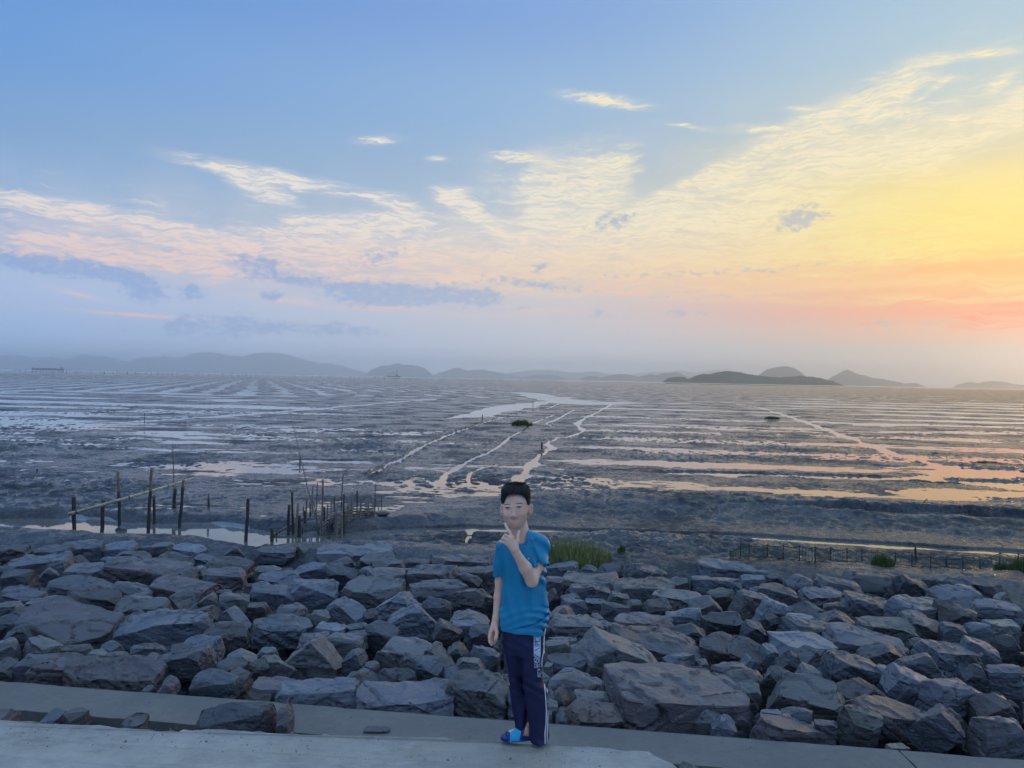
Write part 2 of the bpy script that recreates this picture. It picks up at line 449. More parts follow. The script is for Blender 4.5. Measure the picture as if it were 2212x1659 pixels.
creeks = [  # (points in the measuring grid, half width m at z=0, depth, shade)
    ([(1215, 868), (1190, 880), (1150, 888), (1090, 900), (1040, 915), (990, 932), (945, 950), (905, 968), (880, 985), (850, 1000), (825, 1012), (805, 1024)], 0.26, 0.15),
    ([(810, 1022), (790, 1030), (740, 1045), (690, 1055), (650, 1070), (618, 1090), (604, 1108)], 0.22, -0.012),
    ([(1325, 872), (1295, 888), (1265, 903), (1245, 915), (1260, 932), (1240, 940), (1200, 948), (1180, 958), (1195, 968), (1165, 985), (1150, 1000), (1135, 1020), (1115, 1045)], 0.30, 0.07),
    ([(1200, 895), (1150, 915), (1130, 930), (1100, 945), (1085, 960), (1060, 975), (1020, 992), (985, 1012), (960, 1028), (948, 1046)], 0.16, 0.07),
    ([(1075, 1003), (1040, 1012), (1016, 1022), (1010, 1035), (1014, 1046)], 0.10, 0.06),
    ([(1240, 885), (1205, 905), (1180, 915), (1195, 922), (1225, 925)], 0.22, 0.06),
    ([(1560, 868), (1640, 880), (1720, 905), (1790, 930), (1860, 955), (1940, 985), (2010, 1000), (2080, 1025)], 0.5, 0.06),
    ([(1130, 848), (1190, 862), (1250, 872), (1330, 870)], 5.0, 0.05),
    ([(1180, 868), (1100, 880), (1020, 898), (970, 903)], 2.2, 0.05),
    ([(288, 911), (400, 905), (560, 893), (700, 882), (800, 873), (942, 862), (1050, 858)], 0.9, 0.035),
    ([(1020, 1140), (1012, 1165), (1000, 1195)], 0.16, 0.14),
]
ponds = [  # (px, py, half width px, half height px, depth)
    (2090, 1020, 125, 18, 0.10), (2180, 1050, 120, 8, 0.10), (1650, 1028, 300, 6, 0.05), (2030, 1118, 380, 9, 0.07), (1500, 1078, 190, 5, 0.05), (1850, 1090, 260, 6, 0.06), (1300, 1060, 150, 4, 0.04), (1700, 1062, 240, 5, 0.05), (1500, 1000, 200, 3, 0.05), (1900, 1075, 240, 5, 0.05), (1400, 1098, 200, 4, 0.05),
    (1500, 925, 330, 2.2, 0.06), (880, 938, 42, 3, 0.07), (945, 1046, 12, 4, 0.07), (415, 1094, 88, 1.8, 0.06),
    (700, 997, 110, 4, 0.05), (180, 960, 70, 3.5, 0.06), (420, 957, 90, 3, 0.03), (2080, 1040, 250, 5, 0.05), (790, 1102, 60, 3, 0.16),
]
P_SHORE = [(-40, 700), (-34, 760), (-20, 900), (0, 1150), (15, 1500), (34, 2200), (45, 2500)]

def dist_poly(x, y, pts):
    d = np.full(x.shape, 1e9, dtype=np.float32)
    for (ax, ay), (bx, by) in zip(pts[:-1], pts[1:]):
        vx, vy = bx - ax, by - ay
        t = np.clip(((x - ax) * vx + (y - ay) * vy) / (vx * vx + vy * vy), 0, 1)
        d = np.minimum(d, np.hypot(x - ax - t * vx, y - ay - t * vy))
    return d

def base_h(x, y):
    "large shape: plateau at 0, drop to the creek, rise to the foot of the rocks"
    q = y + TD * x
    s = q - np.interp(x, qc_x, qc_q)
    right = sstep(x, -3, 3)
    a = 0.55 + 0.85 * right; b = 0.95 + 2.6 * right
    far = sstep(s, a, b)                       # 0 in the creek, 1 on the plateau
    berm = 0.20 * np.exp(-((s - b - 0.4) / 1.1) ** 2) * right
    near = sstep(-s, 1.0, 2.8)
    bedn = np.where(s < 0, ZL + 0.03 + 0.08 * near, ZL + 0.03)
    h = bedn * (1 - far) + 0.0 * far + berm
    up = sstep(-q, -15.6, -13.6)
    return h + up * 0.25, s, far, q

def mud_h(x, y, px_size=None):
    x = np.asarray(x, np.float32); y = np.asarray(y, np.float32)
    b, s, far, q = base_h(x, y)
    dist = np.hypot(x, y)
    if px_size is None: px_size = dist * 0.004
    def oct2(lx, ly, amp, seed, n=3, gain=0.5):
        fade = np.clip(1.4 - 2.2 * px_size / min(lx, ly), 0, 1)
        return amp * fade * fbm2(x / lx, y / ly, n, seed, gain)
    wet = fbm2(x / 14, y / 9, 3, 3)            # where the flat is wetter
    h = oct2(9.0, 3.0, 0.040, 11) + oct2(2.6, 0.9, 0.030, 21, 3, 0.6) + oct2(0.6, 0.35, 0.034, 31, 4, 0.65)
    lump = fbm2(x / 0.27, y / 0.27, 3, 77, 0.6)
    rough = sstep(fbm2(x / 7, y / 5, 2, 78), -0.35, 0.25)
    h = h + (0.05 * sstep(lump, 0.05, 0.45) - 0.010) * rough * np.clip(1.5 - px_size / 0.28, 0, 1)
    # ridges left by working the flat: across the view, then running away from it
    ang = np.degrees(np.arctan2(x, y))
    wq = y + 0.10 * x + 1.5 * fbm2(x / 26, y / 26, 2, 5) + 0.55 * fbm2(x / 4, y / 2.2, 3, 6)
    lam = 4.3 + 0.035 * np.clip(y - 20, 0, 200)
    ph = 2 * np.pi * wq / lam
    rows = np.sin(ph)
    kx = sstep(x / np.maximum(y, 1), 0.02, 0.16) * sstep(y, 18, 24) + 0.42 * sstep(-x / np.maximum(y, 1), 0.0, 0.3) * sstep(y, 34, 60)
    fr = np.clip(1.5 - y / 260, 0, 1)
    h = h + 0.034 * rows * kx * fr
    cA = x * math.cos(R(18.2)) + y * math.sin(R(18.2)) + 0.9 * fbm2(x / 40, y / 60, 2, 8)
    fan = np.sin(2 * np.pi * cA / 6.5)
    kf = sstep(y, 105, 150) * sstep(-ang, -16, 2) * (1 - 0.8 * sstep(dist, 330, 520))
    h = h + 0.045 * (fan + 0.7 * fbm2(x / 5, y / 22, 3, 88)) * kf + 0.012 * kf
    # long far streaks
    st = fbm2(x / np.maximum(0.12 * y, 3), np.log(np.maximum(y, 5)) * 26, 3, 9)
    h = h + 0.05 * st * sstep(y, 60, 150) * (1 - 0.5 * kf)
    h = h * (0.35 + 0.65 * far) + 0.02
    h = h + 0.012 * (1 - wet * 1.6) - 0.026 * sstep(-x / np.maximum(y, 1), 0.05, 0.4) * sstep(y, 25, 45) - 0.014 * sstep(x / np.maximum(y, 1), 0.25, 0.6)
    h = h + 0.035 * sstep(y, 300, 560) + 0.02 * sstep(y, 170, 260) * sstep(x / np.maximum(y, 1), 0.05, 0.25)
    for pts, w, dep in CREEKS:
        d = dist_poly(x, y, pts)
        ww = 0.62 * w * (1 + 0.9 * fbm2(x / (w * 3 + 0.4), y / (w * 3 + 0.4), 2, 41))
        k = 1 - sstep(d, ww * 0.55, ww * 1.35)
        h = h * (1 - k) + (-dep) * k
        if dep > 0.145:
            h = h + 0.05 * np.exp(-((d - ww * 1.6) / (0.3 * ww)) ** 2) * (1 + vn2(x / 0.25, y / 0.25, 4))
    # the creek at the foot of the bank
    ww = 0.32 + 0.80 * sstep(-x, 2.2, 4.5) * (1 - sstep(-x, 10.0, 12.5)) + 0.1 * vn2(x / 0.8, y / 0.8, 61)
    kc = 1 - sstep(np.abs(s + 0.05), ww * 0.8, ww * 1.2)
    H = b + h
    for cx, cy, rx, ry, ca, sa, dep in PONDS:
        u = ((x - cx) * ca + (y - cy) * sa) / rx; v = (-(x - cx) * sa + (y - cy) * ca) / ry
        d = np.hypot(u, v) + 1.15 * fbm2(x / 2.4, y / 0.7, 5, 51, 0.65)
        k = 1 - sstep(d, 0.65, 1.1)
        k = k * sstep(far, 0.9, 1.0)
        H = H * (1 - k) + (-dep * 0.6) * k
    H = H * (1 - kc) + (ZL - 0.07) * kc
    # crumbly edge of the plateau above the creek on the left
    H = H + 0.05 * np.exp(-((s - 0.85) / 0.22) ** 2) * sstep(-x, -1, 2) * (0.6 + vn2(x / 0.35, y / 0.5, 62))
    # the grass tussock mound and the gully beside it
    H = H + 0.30 * np.exp(-(((x - 2.3) / 1.6) ** 2 + ((y - 15.6) / 1.0) ** 2)) + 0.22 * np.exp(-(((x - 4.6) / 1.3) ** 2 + ((y - 15.4) / 0.9) ** 2))
    # coarse lumps on the near strip
    kn = sstep(q, 14.0, 14.6) * (1 - sstep(s, -0.9, -0.4)) * sstep(x, -4.5, -2.5)
    H = H + kn * (0.10 * fbm2(x / 0.30, y / 0.26, 3, 71, 0.6) - 0.01)
    # clods on the slope down to the creek
    ks = np.exp(-((s - 2.2) / 1.3) ** 2) * sstep(x, -3, 1)
    H = H + ks * 0.07 * (fbm2(x / 0.5, y / 0.35, 3, 73, 0.65))
    # runs on below the rocks
    H = H - 0.5 * sstep(-q, -14.4, -12.6)
    return H

CREEKS = [([tuple(on_z(a, b_, 0.0)[:2]) for a, b_ in pts], w, dep) for pts, w, dep in creeks]
CREEKS[-1] = ([tuple(on_z(a, b_, ZL)[:2]) for a, b_ in creeks[-1][0]], creeks[-1][1], 0.05)
PONDS = []
for px_, py_, hw, hh, dep in ponds:
    c = on_z(px_, py_, 0.0); a_ = on_z(px_ + hw, py_ + hw * 0.035, 0.0); f_ = on_z(px_, py_ - hh, 0.0)
    v_ = a_[:2] - c[:2]; L_ = np.hypot(*v_)
    PONDS.append((c[0], c[1], L_, max(abs(f_[1] - c[1]), 0.12), v_[0] / L_, v_[1] / L_, dep))

def water_h(x, y):
    b, s, far, q = base_h(np.asarray(x, np.float32), np.asarray(y, np.float32))
    rr_ = sstep(x, -3, 3); bb = 0.95 + 2.6 * rr_
    t = sstep(s, bb - 0.1 - 0.4 * rr_, bb + 0.5)
    lvl = ZL * (1 - t) + 0.0 * t 
    return lvl - 1.2 * sstep(-s, 2.6, 3.4)

# polar mesh of the mud flat: rows grow with distance
def polar(nc, rows, azmax):
    a = np.radians(np.linspace(-azmax, azmax, nc))
    D, A = np.meshgrid(rows, a, indexing='ij')
    X = np.sin(A) * D / np.cos(A * 0.0); Y = np.cos(A) * D
    return X.astype(np.float32), Y.astype(np.float32)

def grid_faces(nr, nc):
    i = np.arange(nr - 1)[:, None] * nc + np.arange(nc - 1)[None, :]
    return np.stack([i, i + 1, i + nc + 1, i + nc], -1).reshape(-1, 4)

azM = 45.0
vv = np.arange(0.0, 1.0, 1 / 640.0)
inv = (1 / 11.5) + (1 / 2600.0 - 1 / 11.5) * (1 - (1 - vv) ** 1.12)
rows = 1 / inv
near_r = 9.0
rows = rows[rows < 2600]
NC = 1080
X, Y = polar(NC, rows, azM)
azd = np.degrees(np.arctan2(X, Y)); Rr = np.hypot(X, Y)
dR = np.gradient(rows)[:, None] * np.ones_like(X)
pxs = np.maximum(Rr * R(2 * azM) / NC, np.minimum(dR * 0.35, Rr * 0.02))
Hm = mud_h(X, Y, pxs)
shore = np.interp(azd, [p[0] for p in P_SHORE], [p[1] for p in P_SHORE]) + 25 * fbm2(azd / 3, azd * 0, 3, 91)
Hm = Hm - 1.2 * sstep(Rr, shore, shore * 1.03 + 10)
V = np.stack([X, Y, Hm], -1).reshape(-1, 3)
F = grid_faces(*X.shape)

# mud material: colour, wetness and fine relief only
m_mud, q, b = mat_new('mud')
geo = q.n('ShaderNodeNewGeometry'); pos = geo.outputs['Position']
n1 = q.noise(q.mapping(pos, scale=(1, 1, 3)), 0.35, 5, 0.6)
n2 = q.noise(pos, 6.0, 5, 0.65)
n3 = q.noise(pos, 28.0, 4, 0.7)
colr = q.mix(q.mapr(n1, 0.35, 0.68), (0.028, 0.038, 0.054), (0.056, 0.072, 0.096))
colr = q.mix(q.mapr(n2, 0.42, 0.62, 0, 0.8), colr, (0.022, 0.023, 0.025))
colr = q.mix(q.mapr(n3, 0.54, 0.66, 0, 0.6), colr, (0.10, 0.118, 0.145))
q.put(b.inputs['Base Color'], colr)
wetm = q.m('ADD', q.m('MULTIPLY', n1, 0.55), q.m('MULTIPLY', n2, 0.45))
q.put(b.inputs['Roughness'], q.mapr(wetm, 0.41, 0.54, 0.55, 0.15, smooth=True))
q.put(b.inputs['Specular IOR Level'], q.mapr(wetm, 0.41, 0.54, 0.22, 0.70, smooth=True))
b.inputs['IOR'].default_value = 1.5
bn = q.n('ShaderNodeBump'); bn.inputs['Strength'].default_value = 1.0; bn.inputs['Distance'].default_value = 0.07
n4 = q.noise(pos, 1.6, 6, 0.75)
q.put(bn.inputs['Height'], q.m('ADD', q.m('MULTIPLY_ADD', n4, 1.2, n2), q.m('MULTIPLY', n3, 0.25)))
q.put(b.inputs['Normal'], bn.outputs[0])
o = link('mudflat', np_mesh('mudflat', V, F, m_mud, True)); tag(o, 'dark wet tidal mud flat with ridges and winding creeks', kind='structure')

# water lying in the hollows, the creek and the sea beyond
m_wat, q, b = mat_new('water')
pos = q.n('ShaderNodeNewGeometry').outputs['Position']
q.put(b.inputs['Base Color'], (0.15, 0.15, 0.15))
b.inputs['Roughness'].default_value = 0.035
b.inputs['IOR'].default_value = 1.75
bn = q.n('ShaderNodeBump'); bn.inputs['Strength'].default_value = 0.25; bn.inputs['Distance'].default_value = 0.004
q.put(bn.inputs['Height'], q.noise(q.mapping(pos, scale=(1, 1.6, 1)), 2.2, 3, 0.5))
q.put(b.inputs['Normal'], bn.outputs[0])
rw = 1 / np.linspace(1 / 13.0, 1 / 2700.0, 220)
Xw, Yw = polar(240, rw, azM + 1)
Zw = water_h(Xw, Yw)
o = link('tidal_water', np_mesh('tidal_water', np.stack([Xw, Yw, Zw], -1).reshape(-1, 3), grid_faces(*Xw.shape), m_wat, True))
tag(o, 'shallow still water in the creeks and hollows of the mud flat', kind='structure')
m_sea, q, b = mat_new('sea_water')
q.put(b.inputs['Base Color'], (0.16, 0.16, 0.155))
b.inputs['Roughness'].default_value = 0.16
b.inputs['IOR'].default_value = 1.5
th = np.radians(np.linspace(-60, 60, 61))
rs = np.array([650, 1200, 2600, 6000, 14000, 44000.0])
Dg, Ag = np.meshgrid(rs, th, indexing='ij')
Vs = np.stack([np.sin(Ag) * Dg, np.cos(Ag) * Dg, np.full_like(Dg, -0.30)], -1).reshape(-1, 3)
o = link('sea', np_mesh('sea', Vs, grid_faces(*Dg.shape), m_sea, True)); tag(o, 'pale strip of sea beyond the mud flat', kind='structure')
# a plain sheet of sea bed under it all, so that the ground reaches the horizon on every side
V0, F0 = box_vf(-35000, 35000, -900, 46500, -3.2, -2.6)
o = link('sea_bed', np_mesh('sea_bed', V0, F0, m_mud)); tag(o, 'sea bed and land under the flat', kind='structure')

def hit_ground(px, py, fn=None):
    "where the line of sight through a measured point meets the mud"
    d = ray(px, py); y = 12.0
    z0 = -0.2
    for _ in range(12):
        y = (z0 - EYE) / d[2]
        z0 = float(mud_h(np.array([d[0] * y]), np.array([y]))[0])
        z0 = max(z0, float(water_h(np.array([d[0] * y]), np.array([y]))[0]))
    return np.array([d[0] * y, y, z0])

# ================================================================== hills and islands
m_hill, q, b = mat_new('hill')
pos = q.n('ShaderNodeNewGeometry').outputs['Position']
nn = q.noise(pos, 0.012, 5, 0.7)
q.put(b.inputs['Base Color'], q.mix(q.mapr(nn, 0.35, 0.65), (0.035, 0.05, 0.035), (0.075, 0.085, 0.06)))
b.inputs['Roughness'].default_value = 0.95; b.inputs['Specular IOR Level'].default_value = 0.1
def hor(px): return 797.5 + 0.0192 * px
def hill(name, label, km, prof, wide=0.10, seed=1):
    D = km * 1000.0
    xs = np.array([p[0] for p in prof], float); hs = np.array([max(hor(p[0]) - p[1], 0) for p in prof], float)
    n = max(40, int((xs[-1] - xs[0]) / 2.5))
    pxs_ = np.linspace(xs[0], xs[-1], n)
    hp = np.interp(pxs_, xs, hs)
    k = np.array([0.25, 0.5, 0.25]); hp[1:-1] = np.convolve(hp, k, 'valid')
    hp = hp + 1.3 * fbm2(pxs_ / 7.0, pxs_ * 0 + seed, 4, seed, 0.6) * np.minimum(hp / 8, 1)
    hp[0] = hp[-1] = 0
    u = (pxs_ - 1106) / FOC
    Hh = np.maximum(hp, 0) / FOC * D
    m = 13
    t = np.linspace(-1, 1, m)
    cross = np.cos(t * np.pi / 2) ** 1.2
    VV = np.zeros((m, n, 3))
    for i in range(m):
        off = t[i] * D * wide * (0.35 + 0.65 * Hh / max(Hh.max(), 1))
        dd = D + off
        bump_ = 1 + 0.25 * fbm2(pxs_ / 9.0 + i * 3.1, pxs_ * 0 + i * 0.8, 3, seed + 5) * (1 - cross[i])
        VV[i, :, 0] = u * dd; VV[i, :, 1] = dd; VV[i, :, 2] = -2 + (Hh + 2) * cross[i] * bump_
    me = np_mesh(name, VV.reshape(-1, 3), grid_faces(m, n), m_hill, True)
    o = link(name, me); tag(o, label, kind='structure')
hill('hills', 'long pale blue mountain range on the left horizon', 40, [(-260, 795), (-120, 780), (-60, 772), (0, 768), (40, 766), (75, 773), (110, 770), (145, 777), (158, 771), (180, 764.5), (195, 768), (225, 769), (245, 773), (262, 779), (280, 780), (296, 773), (325, 770.5), (345, 772), (352, 767), (372, 773), (390, 773), (416, 764), (442, 760), (462, 761), (494, 768), (521, 771), (546, 763.5), (595, 761.5), (625, 768), (660, 778), (694, 786), (712, 784), (740, 791), (784, 803), (810, 813)], seed=2)
hill('hills', 'low flat-topped blue headland at the far left of the horizon', 33, [(-200, 790), (-80, 784), (0, 785), (55, 783), (85, 778), (140, 777), (200, 777.5), (260, 786), (330, 792), (420, 800), (470, 806.5)], seed=3)
hill('hills', 'blue hill with a broad peak behind the floating crane', 29, [(784, 812.5), (800, 800), (818, 790.5), (840, 789), (858, 784), (875, 788), (893, 788.5), (912, 793), (925, 801), (940, 815.5)], seed=4)
hill('hills', 'pair of low blue hills left of the horizon centre', 30, [(925, 815), (945, 806), (967, 799.5), (980, 795), (992, 794), (1007, 800), (1025, 798.5), (1042, 797.6), (1066, 802.6), (1085, 806), (1120, 812), (1140, 819)], seed=5)
hill('hills', 'faintest range of far pale hills near the horizon centre', 42, [(1060, 818), (1100, 806), (1137, 801), (1150, 799), (1183, 798.6), (1213, 802), (1248, 805), (1283, 802), (1300, 805), (1340, 812), (1399, 804.5), (1440, 803), (1470, 799), (1495, 806), (1530, 801), (1551, 798), (1575, 803), (1610, 815), (1640, 829)], seed=6)
hill('island', 'small low rounded blue island near the horizon centre', 27, [(1115, 818.9), (1130, 814), (1162, 808.6), (1193, 809.6), (1212, 814), (1232, 821.1)], seed=7)
hill('island', 'row of four low blue hills left of the dark island', 21, [(1248, 821.4), (1258, 815), (1271, 811.5), (1298, 815.5), (1320, 810), (1334, 807.6), (1355, 808), (1379, 814), (1392, 811), (1404, 807), (1419, 811), (1434, 804.6), (1447, 805.5), (1460, 803), (1475, 809), (1500, 820), (1515, 826.6)], seed=8)
hill('island', 'long darkest wooded island, nearest one on the horizon', 7.5, [(1430, 825), (1440, 818), (1450, 814), (1466, 813), (1480, 814), (1486, 818.5), (1500, 812), (1515, 807.5), (1535, 807), (1550, 803.5), (1566, 801), (1580, 801.5), (1601, 804), (1620, 808), (1641, 811), (1686, 815), (1710, 812.5), (1732, 811), (1767, 815), (1790, 820), (1806, 825.5), (1824, 832.6)], wide=0.06, seed=9)
hill('island', 'domed blue island rising behind the dark wooded island', 17, [(1615, 828.6), (1636, 811), (1650, 801), (1661, 796), (1680, 792), (1694, 791.2), (1708, 792.6), (1722, 799), (1740, 812), (1760, 831.3)], seed=10)
hill('island', 'pointed blue island with a long tail sloping right', 17.5, [(1772, 831.5), (1792, 816), (1812, 806), (1822, 800), (1830, 797.6), (1840, 802), (1853, 808.6), (1868, 811), (1883, 816), (1900, 817), (1913, 820), (1935, 824), (1954, 828.8), (1974, 826), (1990, 832), (2002, 836)], seed=11)
hill('island', 'low blue island with two humps at the right edge', 19, [(2055, 837), (2068, 831), (2082, 826.6), (2100, 824.8), (2110, 828.3), (2122, 825), (2135, 822.8), (2150, 823), (2166, 823.8), (2180, 827), (2196, 830), (2230, 832), (2290, 841.4)], seed=12)

# ================================================================== haze
HAZE = 7e-5
V0, F0 = box_vf(-36000, 36000, -1000, 47000, -4.2, 1010)
m_hz = bpy.data.materials.new('haze'); m_hz.use_nodes = True
t = m_hz.node_tree; t.nodes.clear()
pv = t.nodes.new('ShaderNodeVolumePrincipled'); mo = t.nodes.new('ShaderNodeOutputMaterial')
pv.inputs['Color'].default_value = (0.89, 0.955, 1.0, 1)
pv.inputs['Density'].default_value = HAZE
pv.inputs['Anisotropy'].default_value = 0.8
t.links.new(pv.outputs[0], mo.inputs['Volume'])
USE_HAZE = True
if USE_HAZE:
    o = link('haze', np_mesh('haze', V0, F0, m_hz)); tag(o, 'thin blue evening haze over the flat and the sea', kind='stuff')
# ================================================================== concrete deck and ledge
Z_DECK, Z_LEDGE = EYE - 1.95, EYE - 2.35
m_con, q, b = mat_new('concrete')
pos = q.n('ShaderNodeNewGeometry').outputs['Position']
n1 = q.noise(pos, 3.0, 5, 0.65); n2 = q.noise(q.mapping(pos, scale=(1, 2.2, 1)), 14, 5, 0.7); n3 = q.noise(pos, 70, 4, 0.75)
cc = q.mix(q.mapr(n1, 0.36, 0.62), (0.300, 0.296, 0.281), (0.440, 0.432, 0.405))
cc = q.mix(q.mapr(n2, 0.42, 0.68, 0, 0.55), cc, (0.520, 0.504, 0.469))
cc = q.mix(q.mapr(n3, 0.57, 0.72, 0, 0.45), cc, (0.180, 0.150, 0.147))
n6 = q.noise(pos, 0.9, 4, 0.6)
cc = q.mix(q.mapr(n6, 0.5, 0.62, 0, 0.5, smooth=True), cc, (0.360, 0.335, 0.276))
q.put(b.inputs['Base Color'], cc)
b.inputs['Roughness'].default_value = 0.85
bn = q.n('ShaderNodeBump'); bn.inputs['Strength'].default_value = 0.9; bn.inputs['Distance'].default_value = 0.008
q.put(bn.inputs['Height'], q.m('ADD', n2, q.m('MULTIPLY', n3, 0.35)))
q.put(b.inputs['Normal'], bn.outputs[0])
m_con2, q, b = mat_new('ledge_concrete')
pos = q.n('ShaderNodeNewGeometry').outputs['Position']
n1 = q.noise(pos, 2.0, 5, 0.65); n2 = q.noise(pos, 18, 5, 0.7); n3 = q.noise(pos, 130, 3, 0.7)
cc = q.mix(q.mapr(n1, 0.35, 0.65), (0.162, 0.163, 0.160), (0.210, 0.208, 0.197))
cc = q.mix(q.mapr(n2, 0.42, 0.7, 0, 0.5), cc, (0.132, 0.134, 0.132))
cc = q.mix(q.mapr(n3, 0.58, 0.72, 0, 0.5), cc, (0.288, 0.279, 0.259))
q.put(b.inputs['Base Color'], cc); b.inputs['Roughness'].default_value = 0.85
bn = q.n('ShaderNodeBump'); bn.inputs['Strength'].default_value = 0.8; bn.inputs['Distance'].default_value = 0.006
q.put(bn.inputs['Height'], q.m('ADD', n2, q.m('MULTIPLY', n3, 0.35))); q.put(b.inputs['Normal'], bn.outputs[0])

def slab_from_outline(name, pts, ztop, thick, mat, rough_amp=0.012, seg=0.04, seed=3, edge_drop=0.03, grid=0.10):
    "thick slab whose outline is a polygon in plan; broken rim, slightly uneven top"
    out = []
    n = len(pts)
    for i in range(n):
        a, c = np.array(pts[i][:2]), np.array(pts[(i + 1) % n][:2])
        k = max(1, int(np.linalg.norm(c - a) / seg))
        for j in range(k): out.append(a + (c - a) * j / k)
    out = np.array(out)
    out = out + rough_amp * np.stack([fbm2(out[:, 0] * 9, out[:, 1] * 9, 3, seed), fbm2(out[:, 0] * 9 + 50, out[:, 1] * 9, 3, seed)], -1)
    bm = bmesh.new()
    cen = out.mean(0)
    rim = [bm.verts.new((p[0], p[1], ztop)) for p in out]
    f = bm.faces.new(rim)
    if f.normal.z < 0: f.normal_flip()
    r = bmesh.ops.inset_region(bm, faces=[f], thickness=0.02, depth=0)
    for v in rim:
        v.co.z -= edge_drop * (0.55 + 0.6 * rnd.random())
    low = [bm.verts.new((v.co.x + 0.01 * rnd.uniform(-1, 1), v.co.y + 0.01 * rnd.uniform(-1, 1), ztop - thick)) for v in rim]
    m_ = len(rim)
    for i in range(m_):
        bm.faces.new((rim[i], rim[(i + 1) % m_], low[(i + 1) % m_], low[i]))
    bmesh.ops.recalc_face_normals(bm, faces=bm.faces[:])
    me = bpy.data.meshes.new(name); bm.to_mesh(me); bm.free()
    me.materials.append(mat)
    return me
deck_px = [(-300, 1534), (0, 1547.4), (60, 1551), (200, 1559), (385, 1571), (395, 1566), (560, 1572), (690, 1580), (700, 1576), (843, 1584), (930, 1586), (1091, 1593.5), (1207, 1600), (1300, 1608), (1370, 1613), (1398, 1617.5), (1415, 1624), (1434, 1633.5), (1452, 1638), (1466, 1649), (1490, 1657), (1520, 1672), (1560, 1700), (1600, 1760)]
deck = [on_z(x, y, Z_DECK) for x, y in deck_px]
deck += [np.array([deck[-1][0] + 0.3, -2.0, 0]), np.array([-9.0, -2.0, 0]), np.array([-9.0, deck[0][1], 0])]
o = link('concrete_deck', slab_from_outline('concrete_deck', deck, Z_DECK, 0.5, m_con)); tag(o, 'pale worn concrete deck of the dike with a broken edge', kind='structure')
# ledge: a straight cast beam, lower than the deck
def ledge_pt(x, near):
    z0 = 4.87 if near else 5.30
    return np.array([x, z0 - TD * x])
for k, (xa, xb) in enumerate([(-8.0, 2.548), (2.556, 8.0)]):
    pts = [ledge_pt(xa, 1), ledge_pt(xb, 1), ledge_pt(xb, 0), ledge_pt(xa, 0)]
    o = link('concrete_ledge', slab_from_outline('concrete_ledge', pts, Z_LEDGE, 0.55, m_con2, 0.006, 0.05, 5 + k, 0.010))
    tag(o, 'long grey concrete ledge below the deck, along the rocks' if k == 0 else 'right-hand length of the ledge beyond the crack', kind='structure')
# loose grit on the concrete
gv = []
gr_ = random.Random(77)
for i in range(260):
    if i % 3 == 0:
        x_ = gr_.uniform(-3.2, 3.6); qq = gr_.uniform(4.93, 5.27); zz = Z_LEDGE; y_ = qq - TD * x_
    else:
        x_ = gr_.uniform(-3.0, 0.62); y_ = gr_.uniform(3.85, 4.12) - 0.05 * x_; zz = Z_DECK
    s_ = gr_.uniform(0.0015, 0.004) if gr_.random() < .95 else gr_.uniform(.005, .008)
    V, F = box_vf(-s_, s_, -s_ * .8, s_ * .8, 0, s_ * 1.1); ca, sa = math.cos(i), math.sin(i)
    V = V @ np.array([[ca, sa, 0], [-sa, ca, 0], [0.1, 0, 1]]); V[4:] *= [.7, .7, 1]
    gv.append((V + [x_, y_, zz], F))
V, F = join_vf(gv)
o = link('grit', np_mesh('grit', V, F, simple('grit_stone', (0.20, 0.20, 0.19), 0.8))); tag(o, 'loose grit lying on the concrete', kind='stuff')
# ground in the gap and under the rocks; near-black colour paints the shadow there
m_soil = simple('soil_painted_shade', (0.012, 0.012, 0.013), 0.9, 0.2, 0.4, 4, 0.03, 20)
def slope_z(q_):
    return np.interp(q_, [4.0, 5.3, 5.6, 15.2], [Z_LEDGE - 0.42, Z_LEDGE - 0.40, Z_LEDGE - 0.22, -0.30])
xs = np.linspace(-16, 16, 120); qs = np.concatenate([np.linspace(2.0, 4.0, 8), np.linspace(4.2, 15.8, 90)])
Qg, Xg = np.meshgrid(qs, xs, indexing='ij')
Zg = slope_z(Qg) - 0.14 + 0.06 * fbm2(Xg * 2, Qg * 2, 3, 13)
o = link('bank', np_mesh('bank', np.stack([Xg, Qg - TD * Xg, Zg], -1).reshape(-1, 3), grid_faces(*Qg.shape), m_soil, True)); tag(o, 'earth slope under the rocks, coloured near-black as painted shade', kind='structure')

